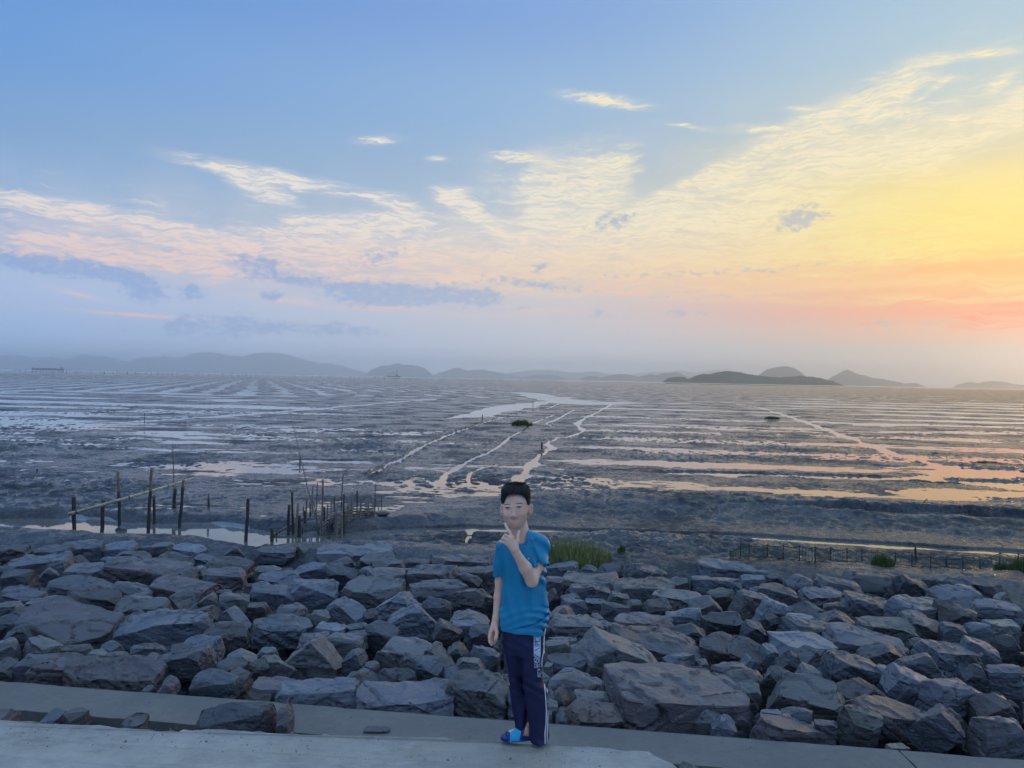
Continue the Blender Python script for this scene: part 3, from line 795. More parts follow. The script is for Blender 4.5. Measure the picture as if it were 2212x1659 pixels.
# ================================================================== rocks
def rock_mat(name, c1, c2, c3, stain=0.35):
    m, q, b = mat_new(name)
    tcn = q.n('ShaderNodeTexCoord'); c = tcn.outputs['Object']
    oi = q.n('ShaderNodeObjectInfo').outputs['Random']
    off = q.comb(q.m('MULTIPLY', oi, 37.0), q.m('MULTIPLY', oi, 91.0), q.m('MULTIPLY', oi, 13.0))
    p = q.vm('ADD', c, off)
    n1 = q.noise(p, 2.2, 5, 0.62); n2 = q.noise(q.mapping(p, rot=(0.3, 0.15, 0.2), scale=(1, 1, 5.5)), 5.5, 6, 0.7, 0.4); n3 = q.noise(p, 34, 4, 0.7)
    col = q.mix(q.mapr(n1, 0.36, 0.64), c1, c2)
    col = q.mix(q.mapr(n2, 0.44, 0.66, 0, stain * 1.6, smooth=True), col, c3)
    n5 = q.noise(p, 1.2, 4, 0.7)
    col = q.mix(q.mapr(n5, 0.53, 0.66, 0, 0.6, smooth=True), col, (0.088, 0.066, 0.052))
    col = q.mix(q.mapr(n3, 0.6, 0.8, 0, 0.5), col, (0.018, 0.019, 0.022))
    n4 = q.noise(p, 60, 3, 0.6)
    col = q.mix(q.mapr(n4, 0.72, 0.78, 0, 0.5), col, (0.35, 0.35, 0.34))
    hv = q.n('ShaderNodeHueSaturation'); q.put(hv.inputs['Color'], col); q.put(hv.inputs['Value'], q.mapr(oi, 0, 1, 0.62, 1.38))
    q.put(b.inputs['Base Color'], hv.outputs[0])
    q.put(b.inputs['Roughness'], q.mapr(n2, 0.38, 0.62, 0.30, 0.58))
    b.inputs['Specular IOR Level'].default_value = 0.62
    bn = q.n('ShaderNodeBump'); bn.inputs['Strength'].default_value = 1.0; bn.inputs['Distance'].default_value = 0.022
    q.put(bn.inputs['Height'], q.m('ADD', q.m('MULTIPLY', n2, 1.0), q.m('ADD', q.m('MULTIPLY', n3, 0.28), q.m('MULTIPLY', n1, 0.6))))
    q.put(b.inputs['Normal'], bn.outputs[0])
    return m
RM = {
    'g': rock_mat('rock_blue_grey', (0.075, 0.092, 0.122), (0.103, 0.125, 0.160), (0.142, 0.166, 0.205)),
    'd': rock_mat('rock_dark', (0.045, 0.054, 0.069), (0.069, 0.082, 0.102), (0.089, 0.103, 0.125)),
    'r': rock_mat('rock_reddish', (0.109, 0.099, 0.110), (0.085, 0.083, 0.101), (0.157, 0.152, 0.167)),
    't': rock_mat('rock_tan', (0.122, 0.125, 0.129), (0.097, 0.109, 0.125), (0.165, 0.175, 0.181)),
    'p': rock_mat('rock_pale', (0.138, 0.164, 0.208), (0.105, 0.127, 0.165), (0.210, 0.245, 0.297)),
    'v': rock_mat('rock_purple', (0.090, 0.099, 0.132), (0.111, 0.120, 0.153), (0.138, 0.150, 0.184)),
    'o': rock_mat('rock_olive', (0.087, 0.103, 0.108), (0.109, 0.125, 0.132), (0.142, 0.162, 0.167)),
}
def make_rock(w, d, h, kind, seed, res, strata):
    "angular quarry stone: a block cut by planes, edges chipped, faces layered and pitted"
    r = random.Random(seed)
    bm = bmesh.new()
    bmesh.ops.create_cube(bm, size=1.0)
    for v in bm.verts: v.co = Vector((v.co.x * w, v.co.y * d, v.co.z * h))
    def cut(n, off):
        n = Vector(n).normalized()
        ext = abs(n.x) * w / 2 + abs(n.y) * d / 2 + abs(n.z) * h / 2
        gm = bm.verts[:] + bm.edges[:] + bm.faces[:]
        res_ = bmesh.ops.bisect_plane(bm, geom=gm, dist=1e-5, plane_co=n * ext * off, plane_no=n, clear_outer=True)
        ed = [e for e in res_['geom_cut'] if isinstance(e, bmesh.types.BMEdge)]
        if ed: bmesh.ops.contextual_create(bm, geom=ed)
    U = r.uniform
    if kind == 'h':       # the big flat boulder
        cut((.03, -.10, 1), 0.90); cut((-1, -.5, .15), .90); cut((1, -.35, .25), .93); cut((.25, -1, .25), .90); cut((-.6, -1, .1), .86); cut((-.5, 1, .3), .88); cut((.8, 1, .2), .85)
    elif kind == 's':       # slab: broad nearly flat top
        cut((U(-.10, .10), U(-.22, -.02), 1), 0.86)
        for a in (U(0.3, 0.9), U(2.2, 2.9), U(3.5, 4.2), U(5.2, 5.9)):
            cut((math.cos(a) / w, math.sin(a) / d, U(-.1, .45) / h), U(0.74, 0.9))
        cut((U(-.4, .4), -1, U(0.2, 0.6)), U(0.8, 0.92)); cut((U(0.5, 1), U(-.3, .3), U(.2, .6)), U(.82, .95)); cut((-U(0.5, 1), U(-.3, .3), U(.2, .6)), U(.82, .95))
    elif kind == 'b':     # block
        cut((U(-.2, .2), U(-.5, 0), 1), 0.85)
        for i in range(4):
            a = i * math.pi / 2 + U(0.4, 1.2)
            cut((math.cos(a) / w, math.sin(a) / d, U(-.1, .9) / h), U(0.66, 0.86))
        for i in range(3):
            a = U(0, 6.28); cut((math.cos(a), math.sin(a), U(0.3, 1.2)), U(0.7, 0.88))
    elif kind == 'w':     # wedge with a ridge or peak
        s = U(-.3, .3)
        cut((1.0 / w, U(-.2, .2) / d, U(.75, 1.0) / h), 0.50 + s * .3); cut((-1.0 / w, U(-.2, .2) / d, U(.75, 1.0) / h), 0.50 - s * .3)
        cut((U(-.3, .3), -1, U(.5, .9)), U(0.66, 0.85)); cut((U(-.3, .3), 1, U(.4, .9)), U(0.7, 0.85))
        cut((U(-.3, .3), U(-.6, 0), 1), 0.93)
        a = U(0, 6.28); cut((math.cos(a), math.sin(a), .3), .85)
    elif kind == 'l':     # leans down to the right: sloping top
        cut((U(.25, .5), U(-.5, -.1), 1), 0.66); cut((-1, U(-.3, .3), U(.2, .7)), .85); cut((U(-.4, .4), -1, U(.2, .5)), .85)
        for i in range(3):
            a = U(0, 6.28); cut((math.cos(a) / w, math.sin(a) / d, U(0, .6) / h), U(.72, .88))
    elif kind == 'k':     # leans down to the left
        cut((-U(.25, .5), U(-.5, -.1), 1), 0.66); cut((1, U(-.3, .3), U(.2, .7)), .85); cut((U(-.4, .4), -1, U(.2, .5)), .85)
        for i in range(3):
            a = U(0, 6.28); cut((math.cos(a) / w, math.sin(a) / d, U(0, .6) / h), U(.72, .88))
    else:                 # rounded boulder
        for i in range(14):
            a = U(0, 6.28); e = U(-.2, 1.3)
            cut((math.cos(a) * math.cos(e) / w, math.sin(a) * math.cos(e) / d, math.sin(e) / h), U(0.58, 0.74))
    for i in range({'s': 2, 'h': 0}.get(kind, 4)):
        a = U(0, 6.28); e = U(-.3, 1.2)
        cut((math.cos(a) * math.cos(e) / w ** .5, math.sin(a) * math.cos(e) / d ** .5, math.sin(e) / h ** .5), U(0.70, 0.88))
    size = min(w, h * 1.6, d)
    bmesh.ops.bevel(bm, geom=bm.edges[:], offset=size * (0.022 if kind != 'r' else 0.06), segments=1, affect='EDGES', clamp_overlap=True)
    bmesh.ops.triangulate(bm, faces=bm.faces[:])
    for _ in range(7):
        le = [e for e in bm.edges if e.calc_length() > res * 1.5]
        if not le or len(bm.verts) > 9000: break
        bmesh.ops.subdivide_edges(bm, edges=le, cuts=1, use_grid_fill=False)
        bmesh.ops.triangulate(bm, faces=[f for f in bm.faces if len(f.verts) > 3])
    bmesh.ops.recalc_face_normals(bm, faces=bm.faces[:])
    bm.normal_update()
    P = np.array([v.co[:] for v in bm.verts]); N = np.array([v.normal[:] for v in bm.verts])
    F = np.array([[v.index for v in f.verts] for f in bm.faces])
    bm.free()
    s0 = (seed * 13.7) % 100
    L = max(w, d, h)
    disp = 0.038 * L * fbm3(P / (0.45 * L) + s0, 3, seed % 97) + 0.020 * size * fbm3(P / (0.13 * L) + s0, 3, seed % 89)
    bed = np.array([r.uniform(-.75, .75), r.uniform(-.6, .4), 1.0]); bed /= np.linalg.norm(bed)
    sc = (P @ bed) / (0.075 * L ** 0.5) + 0.9 * fbm3(P / (0.5 * L) + s0, 2, 5)
    lay = np.floor(sc)
    hs = _h(lay.astype(np.int64) + seed, np.zeros(len(P), np.int64), np.zeros(len(P), np.int64), 3)
    fr = sc - lay
    side = 1 - np.abs(N @ bed)
    disp = disp + strata * size * side * (0.040 * hs - 0.05 * np.exp(-(fr / 0.12) ** 2))
    # split flakes on the broad faces
    fl = fbm3(P * np.array([1, 1, 0.3]) / (0.30 * L) + s0 * 2, 3, 7)
    disp = disp + size * 0.045 * (sstep(fl, 0.02, 0.06) - 0.5) * (1 - side * 0.5)
    cr = np.abs(fbm3(P / (0.55 * L) + s0 * 3, 2, 17))
    disp = disp - size * 0.06 * np.exp(-(cr / 0.018) ** 2)
    return P + N * disp[:, None], F

TILE = {'A': (0, 2120), 'B': (1000, 2120), 'C': (2000, 2120), 'D': (3000, 2120), 'E': (0, 2500), 'F': (1000, 2500), 'G': (2000, 2500), 'H': (3000, 2500)}
ROCKS = """
A 120 110 250 100 s r -4|A 350 235 500 170 s g 3|A 40 290 140 100 b d 0|A 160 370 290 190 b v 0|A 705 100 370 130 s g 2|A 665 205 220 130 w d 0|A 425 305 170 110 w g 0|A 745 300 440 140 s t -7|A 1040 100 340 120 s g -3
A 1090 165 170 100 k g 0|A 1230 175 180 110 b t 0|A 1410 95 210 100 b t 0|A 1275 100 130 70 b d 0|A 1040 255 150 80 b r -8|A 1310 305 760 165 s v 1|A 1560 322 310 110 l t 4|A 1520 225 390 120 l d 6|A 1640 115 300 110 s p 0|A 700 430 530 150 s d 2
A 1115 455 460 170 r g 3|A 2010 235 400 90 s r 0|A 1960 345 350 165 s r 3|A 1810 190 230 80 s g 4|A 2040 120 180 110 w d 0|A 200 515 420 150 s v 2|A 825 560 450 250 b r 4|A 430 575 400 130 s r -3|A 1600 440 600 170 s r 0|A 1180 535 250 140 r d -15
A 1240 610 490 160 k t -3|A 1560 560 350 240 w t 0|A 1840 545 220 150 w t 0|A 1960 480 170 90 r o 0|A 2040 540 270 120 l t 0|A 220 650 260 120 w r 0|A 110 770 330 170 b d -5|A 600 780 1000 270 s r 3|A 215 830 310 150 w d 5|A 1190 725 230 150 b g 0|A 1440 800 820 220 k g -9
A 1790 640 300 140 w d 6|A 1930 830 480 220 r t 0|A 2060 705 280 130 s g 32|A 1745 295 110 110 b p 0|A 60 620 280 140 s t -5|A 950 205 150 80 b g 0|A 1630 395 240 60 b g 0|A 480 110 330 90 s g 0
B 180 120 370 90 s g 2|B 395 110 180 110 w t 6|B 645 115 190 80 k p 0|B 880 150 700 120 s p 2|B 1070 215 400 140 r t 3|B 745 240 270 100 s d 0|B 1445 130 210 125 b d 0|B 1430 220 230 85 s g 0|B 1800 215 560 100 s g 5|B 490 310 300 190 b p 0|B 210 385 370 180 l v 0|B 140 280 260 100 r t 0
B 770 330 290 160 b d 0|B 990 285 160 80 r g 0|B 1160 320 350 110 s t 4|B 950 375 180 120 w v 0|B 1220 245 190 100 k p 0|B 1360 300 150 90 b d 0|B 1470 278 190 80 k g 0|B 1560 330 470 180 s p -3|B 1860 385 220 150 l d 20|B 1890 295 310 90 s d 0|B 160 500 420 190 s v 4
B 500 485 460 270 l p 8|B 1040 480 590 250 b t 0|B 1620 465 560 180 b d -6|B 800 645 370 210 l p 10|B 320 655 350 170 r d -4|B 40 630 220 160 b d 0|B 1230 600 370 200 s p -32|B 1390 695 500 270 w g 3|B 1590 605 260 210 r g 0|B 1900 550 420 260 r d 0|B 570 700 170 160 b t 20
B 240 785 520 200 s g 0|B 665 790 260 100 s p 0|B 890 780 200 90 b g 0|B 1010 690 130 140 b d 0|B 1100 840 320 200 b d 5|B 1880 690 350 150 w t 5|B 1690 805 230 140 l g 20|B 1980 830 240 140 k v 0|B 520 865 280 90 r r 0|B 890 870 200 130 b g 0|B 2070 310 160 150 k t 0
B 1100 100 200 60 s g 0|B 1240 380 150 80 r d 0|B 1850 760 260 110 s p 6
C 600 190 300 125 r d 8|C 470 265 310 125 s g 4|C 690 270 190 80 w p 0|C 900 295 260 135 k d -10|C 690 385 570 160 s t 6|C 1200 300 420 180 r v 0|C 1190 435 540 130 s t -3|C 1500 395 200 150 r t 0|C 1800 405 440 160 b g 4|C 1950 290 640 95 s g 3|C 2140 375 220 100 s g 0|C 400 400 190 140 b r 0
C 400 515 130 160 w r 0|C 700 475 400 180 l v 0|C 540 525 170 70 s g 0|C 575 600 230 160 b g 0|C 760 590 220 120 s g 3|C 960 530 190 110 s t 8|C 940 650 270 180 b d 0|C 1100 600 130 150 b g 0|C 1290 610 300 170 b g 0|C 1480 535 410 160 s t 3|C 1730 590 310 190 w t 8|C 1860 515 270 150 b o 0
C 2110 560 290 210 s r 20|C 490 680 280 200 w r 8|C 590 790 490 240 s t 4|C 850 765 200 90 s g 6|C 1180 765 540 160 l v 0|C 1540 690 310 150 b g 0|C 1880 745 370 220 b d 6|C 1580 810 310 140 w d 0|C 2130 800 200 150 l g 10|C 2170 450 190 80 r r 0|C 775 700 100 80 b g 0|C 1340 500 160 80 b g 0
D 330 385 270 120 r v 0|D 100 350 140 80 b g 0|D 575 375 260 90 l t 8|D 670 430 390 150 l d 10|D 980 385 580 170 r d 3|D 1310 420 300 140 l d 22|D 1800 410 680 150 r d 2|D 2100 525 180 120 w t 10|D 1690 510 560 150 r g 3|D 130 510 350 190 l v 5|D 530 510 400 150 s v 5|D 410 620 340 140 w d 5
D 90 640 280 230 s p 20|D 640 590 210 80 r r 0|D 640 725 420 220 w v 5|D 930 600 460 190 s g 4|D 1370 650 560 260 s g 8|D 1080 775 510 170 s o 5|D 1360 760 420 200 l t 15|D 1680 690 420 260 r d 6|D 2030 640 390 190 s g 0|D 2070 790 300 160 s o 0|D 420 800 460 130 l d 8|D 60 725 140 140 b d 0
D 1660 810 220 140 l d 0|D 1450 555 140 80 b g 0|D 1880 790 200 120 b g 5|D 330 700 260 80 s p 0|D 90 430 220 60 s g 0
E 70 115 170 170 b t 0|E 370 115 380 180 b t 4|E 655 155 330 140 b d 0|E 70 300 210 190 b t 0|E 300 300 330 240 k v 0|E 570 300 560 230 s r 6|E 1000 365 830 240 s r 2|E 1030 205 310 140 w t 0|E 960 95 180 90 r g 0|E 1300 155 330 160 b p 0|E 1315 195 150 100 w g 0|E 1600 230 470 210 b d -4
E 1810 200 190 230 w t 10|E 1580 150 280 90 r t 0|E 1458 432 150 150 w p 0|E 1900 435 420 230 b d 3|E 2085 420 170 240 l t 8|E 2030 275 270 120 b d 0|E 2110 190 260 100 w t 0|E 1790 90 440 200 r g -5|E 610 210 70 50 b p 0|E 1290 475 100 60 b d 0|E 840 190 160 130 b t 0
F 520 200 560 390 w t 5|F 190 265 190 240 s t -60|F 40 290 190 150 b d 0|F 120 150 130 90 b p 0|F 800 95 350 220 b t 0|F 890 240 200 220 k g 0|F 1310 160 670 300 r t 0|F 1240 370 350 220 r d 0|F 1020 290 100 140 b g 0|F 945 375 340 160 w t 6|F 1530 300 230 220 l p 15|F 1610 205 310 140 s t 38
F 1780 145 210 180 w t 10|F 2010 165 360 180 r p 15|F 1880 300 270 210 b p 0|F 1610 430 210 85 s g 0|F 210 465 450 170 s r 2|F 560 510 750 200 s g 2|F 1320 565 860 240 s v 4|F 1980 530 600 380 s t 5|F 60 530 240 90 l t 0|F 1690 490 170 120 k g 0|F 1905 360 110 70 b t 0|F 1730 350 110 150 b g 0
G 420 145 240 200 b t -4|G 485 60 260 120 r g 0|G 590 130 110 90 b g 0|G 520 270 370 200 b g -3|G 985 240 820 420 l t 12|G 1280 110 880 260 s g 6|G 1480 240 260 170 k g 0|G 1510 280 170 120 w r 0|G 610 445 520 240 r g 0|G 455 550 220 220 w r 5|G 720 575 330 180 s t 0|G 735 700 500 200 b r 3
G 940 575 150 180 b d 0|G 475 705 120 120 b d 0|G 1940 150 560 270 l d 10|G 2090 225 150 120 w g 0|G 1690 250 90 100 b g 0|G 1880 760 230 160 w g 0|G 2090 520 190 240 k o 10|G 2060 370 330 160 r t 0|G 1960 300 420 90 r p 5|G 390 660 110 200 b d 0|G 350 290 90 120 b t 0
H 900 75 640 170 s v 3|H 60 180 180 180 b g 0|H 230 270 250 260 w d 5|H 410 220 350 270 w d 10|H 420 345 220 130 l t 25|H 790 310 510 280 s g 8|H 1060 155 440 200 w d 3|H 1070 345 170 160 b g 0|H 410 530 720 270 b t 8|H 110 420 260 290 l t 20|H 880 485 500 170 w r 3|H 1410 270 420 240 w d 15
H 1360 460 560 220 l g 10|H 1640 190 560 250 s g 14|H 1870 160 350 230 l g 12|H 1850 350 240 210 w d 10|H 2110 370 290 200 s p -3|H 1680 560 640 360 l v 8|H 2110 90 240 210 r d 0|H 2010 650 370 270 k r -8|H 2080 860 460 330 r g 3|H 1120 690 700 260 s r 8|H 1500 770 330 330 s d 42|H 860 770 450 300 r o 15
H 310 705 310 180 r g 5|H 270 830 780 200 s r 9|H 1690 740 160 190 w r 0|H 560 775 190 80 s g 0|H 1320 85 170 130 r d 0|H 1180 980 220 50 s o 3|H 330 110 600 230 s p 8|H 80 690 190 60 s p 0
C 80 260 260 110 s g 3|C 230 330 200 120 b t 0|C 60 400 260 150 r d 0|C 260 480 190 130 w g 0|C 90 560 300 170 s t 5|C 270 620 150 130 b d 0|C 110 720 300 170 l v 8|C 270 800 200 140 b g 0|C 60 860 240 140 w t 0|C 250 190 240 90 s g 0
G 60 60 260 180 b g 0|G 240 130 190 190 w d 0|G 110 240 300 200 s t 6|G 60 400 260 190 r g 0|G 240 420 240 200 b t 0|G 150 590 330 210 s g 4|G 330 560 140 140 b r 0|G 320 690 150 130 b d 0
"""
EXTRA_BASE_OFF = 0.0
rock_list = []
def parse_rocks():
    for line in ROCKS.strip().splitlines():
        for it in line.split('|'):
            t_, x, y, w, h, kd, tn, ti = it.split()
            x, y, w, h = float(x), float(y), float(w), float(h)
            tx, ty = TILE[t_]
            k = 0.5486 / 2.212
            rock_list.append(dict(px=(tx + x / 2.212) * 0.5486, py=(ty + y / 2.212) * 0.5486, w=w * k, h=h * k, kind=kd, tint=tn, tilt=float(ti)))
parse_rocks()
rock_list.append(dict(px=1458, py=1515, w=290, h=146, kind='h', tint='r', tilt=2, hero=1, label='large flat-topped reddish boulder beside the ledge, biggest rock right of the boy'))
rock_list.append(dict(px=1526, py=1548, w=74, h=52, kind='w', tint='t', tilt=5, label='small pointed stone leaning on the front of the big reddish boulder', front=1))

def surf_hit(px, py, off=0.0):
    "line of sight against the sloping surface of the rock bank"
    d = ray(px, py); y = 7.0
    for _ in range(30):
        q_ = y * (1 + TD * d[0])
        z = float(np.interp(q_, [4.9, 5.3, 15.2, 18], [Z_LEDGE + .02, Z_LEDGE + 0.0, -0.16, -0.25])) + off
        y = (z - EYE) / d[2]
    return np.array([d[0] * y, y, z]), y * (1 + TD * d[0])

def add_rock(rk, seed):
    c, q_ = surf_hit(rk['px'], rk['py'] , 0.03)
    yy = c[1]
    # stones that stand right behind the ledge are kept behind its far side
    base, qb = surf_hit(rk['px'], rk['py'] + rk['h'] * 0.5, 0.0)
    m = yy / FOC
    W = rk['w'] * m * 0.95
    sinv = (EYE - c[2]) / math.hypot(c[0], yy, EYE - c[2]); cosv = math.sqrt(1 - sinv * sinv)
    Hp = rk['h'] * m * 1.06
    kd = rk['kind']
    D = {'h': 0.75, 's': 0.62, 'b': 0.55, 'w': 0.55, 'r': 0.65, 'l': 0.55, 'k': 0.55}[kd] * W
    D = min(max(D, 0.16), 0.62 * Hp / sinv) if kd != 'h' else D
    H = max((Hp - D * sinv) / cosv, 0.20 * W if kd == 's' else 0.3 * W)
    bury = 0.22 * H + 0.03
    Ht = H + bury
    res = max(0.016, yy * 2.9 / 769)
    strata = {'h': 0.6, 's': 1.3, 'b': 0.8, 'w': 0.9, 'r': 0.5, 'l': 1.0, 'k': 1.0}[kd]
    if W > 0.75: strata *= 0.45
    V, F = make_rock(W, D, Ht, kd, seed, res, strata)
    r = random.Random(seed + 5)
    ti = -R(rk['tilt'] + (r.gauss(0, 5) if kd != 'h' else 0)); ya = R(r.uniform(-26, 26) if kd != 'h' else 6)
    tip = R(1 if kd == 'h' else r.uniform(0, 9) if kd == 's' else r.uniform(-4, 24))
    M = Matrix.Rotation(ti, 3, 'Y').transposed() if False else (Matrix.Rotation(ya, 3, 'Z') @ Matrix.Rotation(-ti, 3, 'Y') @ Matrix.Rotation(tip, 3, 'X'))
    V = V @ np.array(M).T
    loc = np.array([c[0], c[1], c[2] - bury * 0.5])
    # keep clear of the ledge
    wv = V + loc
    qv = (wv[:, 1] + TD * wv[:, 0])
    lim = 5.315
    low = qv[wv[:, 2] < Z_LEDGE + 0.12]
    if not rk.get('front') and len(low) and low.min() < lim:
        sh = lim - low.min()
        k = (loc[1] + sh) / loc[1]
        loc = np.array([loc[0] * k, loc[1] + sh, EYE - (EYE - loc[2]) * k]); V = V * k
    elif rk.get('front'):
        wv = V + loc
    me = np_mesh('rock', V, F, RM[rk['tint']], False)
    o = link('rock', me, None, tuple(loc))
    o['category'] = 'rock'; o['group'] = 'rocks of the dike bank'
    if 'label' in rk: o['label'] = rk['label']
    rk['obj'] = o; rk['q'] = loc[1] + TD * loc[0]; rk['W'] = W
    return o
import time as _t
_t0 = _t.time()
for i, rk in enumerate(rock_list): add_rock(rk, 100 + i * 7)
# smaller stones wedged into the gaps
fr_ = random.Random(42)
nfill = 296 - len(rock_list) - 8
for i in range(nfill):
    q0 = 5.55 + (14.6 - 5.55) * fr_.random() ** 1.1; x0 = fr_.uniform(-0.70, 0.70) * q0
    y0 = q0 - TD * x0
    z0 = float(np.interp(q0, [5.3, 15.2], [Z_LEDGE, -0.16]))
    s = fr_.uniform(0.14, 0.30) * (0.8 + 0.06 * q0)
    V, F = make_rock(s * fr_.uniform(1, 1.6), s, s * fr_.uniform(.6, .9), fr_.choice('bwr'), 5000 + i, max(0.02, y0 * 3.2 / 769), 0.8)
    M = Matrix.Rotation(fr_.uniform(0, 6.28), 3, 'Z') @ Matrix.Rotation(fr_.uniform(-.4, .4), 3, 'X')
    V = V @ np.array(M).T
    tn = fr_.choice('ggdddrtpo')
    o = link('rock', np_mesh('rock', V, F, RM[tn]), None, (x0, y0, z0 - 0.10 * s - 0.17))
    o['category'] = 'rock'; o['group'] = 'rocks of the dike bank'
    d_ = np.array([x0, y0, z0 - 0.1 - EYE]); 
    rock_list.append(dict(obj=o, q=q0, W=s * 1.3, tint=tn, kind='b', small=1, h=0, px=0, py=0))
# rubble deep in the gaps, too many to count; dark tint paints gap shade
subs = [make_rock(1, 0.8, 0.7, 'b', 900 + i, 0.30, 0.3) for i in range(6)]
parts = []
for i in range(2300):
    q0 = fr_.uniform(5.4, 15.0); x0 = fr_.uniform(-0.75, 0.75) * q0
    s = fr_.uniform(0.07, 0.28) * (0.75 + 0.04 * q0)
    V, F = subs[i % 6]
    M = np.array(Matrix.Rotation(fr_.uniform(0, 6.28), 3, 'Z') @ Matrix.Rotation(fr_.uniform(-.7, .7), 3, 'X'))
    z0 = float(np.interp(q0, [5.3, 15.2], [Z_LEDGE, -0.16])) - 0.25 + fr_.uniform(-.06, .05)
    parts.append(((V * s) @ M.T + np.array([x0, q0 - TD * x0, z0]), F))
V, F = join_vf(parts)
o = link('rubble', np_mesh('rubble', V, F, RM['d'])); tag(o, 'small rubble filling the gaps between the rocks, darkened as painted shade', kind='stuff')

# stones lying in the gap between deck and ledge, and on the ledge
def free_rock(px, py, w, h, z, kind, tint, label, seed, dep=0.6, tilt=0, sink=0.25):
    c = on_z(px, py + h * 0.5, z)
    m = c[1] / FOC
    W, H = w * m, h * m * 1.0
    D = W * dep
    H = max(0.05, H - D * 0.25)
    V, F = make_rock(W, D, H * (1 + sink), kind, seed, 0.014, 1.0)
    V = V @ np.array(Matrix.Rotation(R(tilt), 3, 'Y')).T
    o = link('rock', np_mesh('rock', V, F, RM[tint]), None, (c[0], c[1] + D * 0.5, z + H * 0.5 - H * sink * 0.5))
    tag(o, label, 'rock', 'rocks beside the concrete ledge')
    return o
def gap_rock(px, top, w, q0, zb, D, kind, tint, label, seed):
    u = (px - 1106) / FOC; y = q0 / (1 + TD * u); m = y / FOC
    t_ = on_y(px, top, y); H = t_[2] - zb
    V, F = make_rock(w * m, D, H, kind, seed, 0.015, 1.0)
    V[:, 2] -= V[:, 2].min(); V[:, 2] *= H / V[:, 2].max(); V[:, 0] *= w * m / (V[:, 0].max() - V[:, 0].min())
    o = link('rock', np_mesh('rock', V, F, RM[tint]), None, (t_[0], y, zb)); tag(o, label, 'rock', 'rocks beside the concrete ledge')
gap_rock(512, 1523, 178, 4.72, 0.60, 0.20, 'k', 'd', 'long dark wedge stone standing in the gap before the ledge, high end right', 31)
gap_rock(615, 1521, 32, 4.72, 0.60, 0.21, 'b', 'r', 'brown end stone butted against the high end of the dark wedge stone', 38)
gap_rock(815, 1573.5, 56, 4.98, Z_LEDGE - 0.004, 0.08, 's', 'd', 'small flat dark stone alone on the ledge left of the boy', 32)
for i, (x, top, w, tn, kd, lb) in enumerate([(12, 1530, 46, 'r', 'b', 'brown stone in the gap at the left edge of the photo'), (118, 1540, 44, 'g', 's', 'flat grey stone in the gap, second from the left edge'),
       (166, 1534, 50, 'r', 'b', 'brown rounded stone in the gap, right of the flat grey one'), (292, 1552, 56, 't', 's', 'flat tan stone in the gap left of the dark wedge stone'), (1490, 1652, 44, 't', 'b', 'small stone below the broken right end of the deck')]):
    gap_rock(x, top, w, 4.62, 0.60, 0.2, kd, tn, lb, 50 + i)

# a label that finds each stone again: which row up from the ledge, where in the row, and how it looks
from bpy_extras.object_utils import world_to_camera_view
bounds = [5.0, 5.85, 6.45, 7.2, 8.1, 9.2, 10.5, 12.0, 13.6, 30]
rown = ['row touching the concrete ledge', 'second row up from the ledge', 'third row up from the ledge', 'fourth row up from the ledge', 'fifth row up from the ledge', 'sixth row up from the ledge', 'seventh row up from the ledge', 'second row from the mud', 'topmost row']
tn_w = {'g': 'blue-grey', 'd': 'dark', 'r': 'reddish', 't': 'tan-grey', 'p': 'pale grey', 'v': 'purplish', 'o': 'olive-grey'}
kd_w = {'h': 'boulder', 's': 'flat slab', 'b': 'blocky rock', 'w': 'pointed rock', 'r': 'rounded rock', 'l': 'wedge rock', 'k': 'wedge rock'}
ordn = ['first', 'second', 'third', 'fourth', 'fifth', 'sixth', 'seventh', 'eighth', 'ninth', 'tenth', 'eleventh', 'twelfth', 'thirteenth', 'fourteenth', 'fifteenth', 'sixteenth', 'seventeenth', 'eighteenth', 'nineteenth', 'twentieth'] + ['%s-%s' % (t_, o_) for t_ in ('twenty', 'thirty', 'forty', 'fifty') for o_ in ('first', 'second', 'third', 'fourth', 'fifth', 'sixth', 'seventh', 'eighth', 'ninth', 'odd')]
for bi in range(len(bounds) - 1):
    row = [rk for rk in rock_list if bounds[bi] <= rk['q'] < bounds[bi + 1] and 'label' not in rk]
    for side in ('left', 'right'):
        if side == 'left': sel = sorted([rk for rk in row if rk['obj'].location.x / rk['obj'].location.y < 0.014], key=lambda rk: -rk['obj'].location.x / rk['obj'].location.y)
        else: sel = sorted([rk for rk in row if rk['obj'].location.x / rk['obj'].location.y >= 0.014], key=lambda rk: rk['obj'].location.x / rk['obj'].location.y)
        for j, rk in enumerate(sel):
            sz = 'small ' if rk['W'] < 0.3 else ('large ' if rk['W'] > 0.95 else '')
            rk['obj']['label'] = '%s%s %s, %s %s of the boy, %s' % (sz, tn_w[rk['tint']], kd_w[rk['kind']], ordn[j], side, rown[bi])
print('ROCKS', len(rock_list), 'tris', sum(len(r_['obj'].data.polygons) for r_ in rock_list), 'rubble', len(F), _t.time() - _t0)
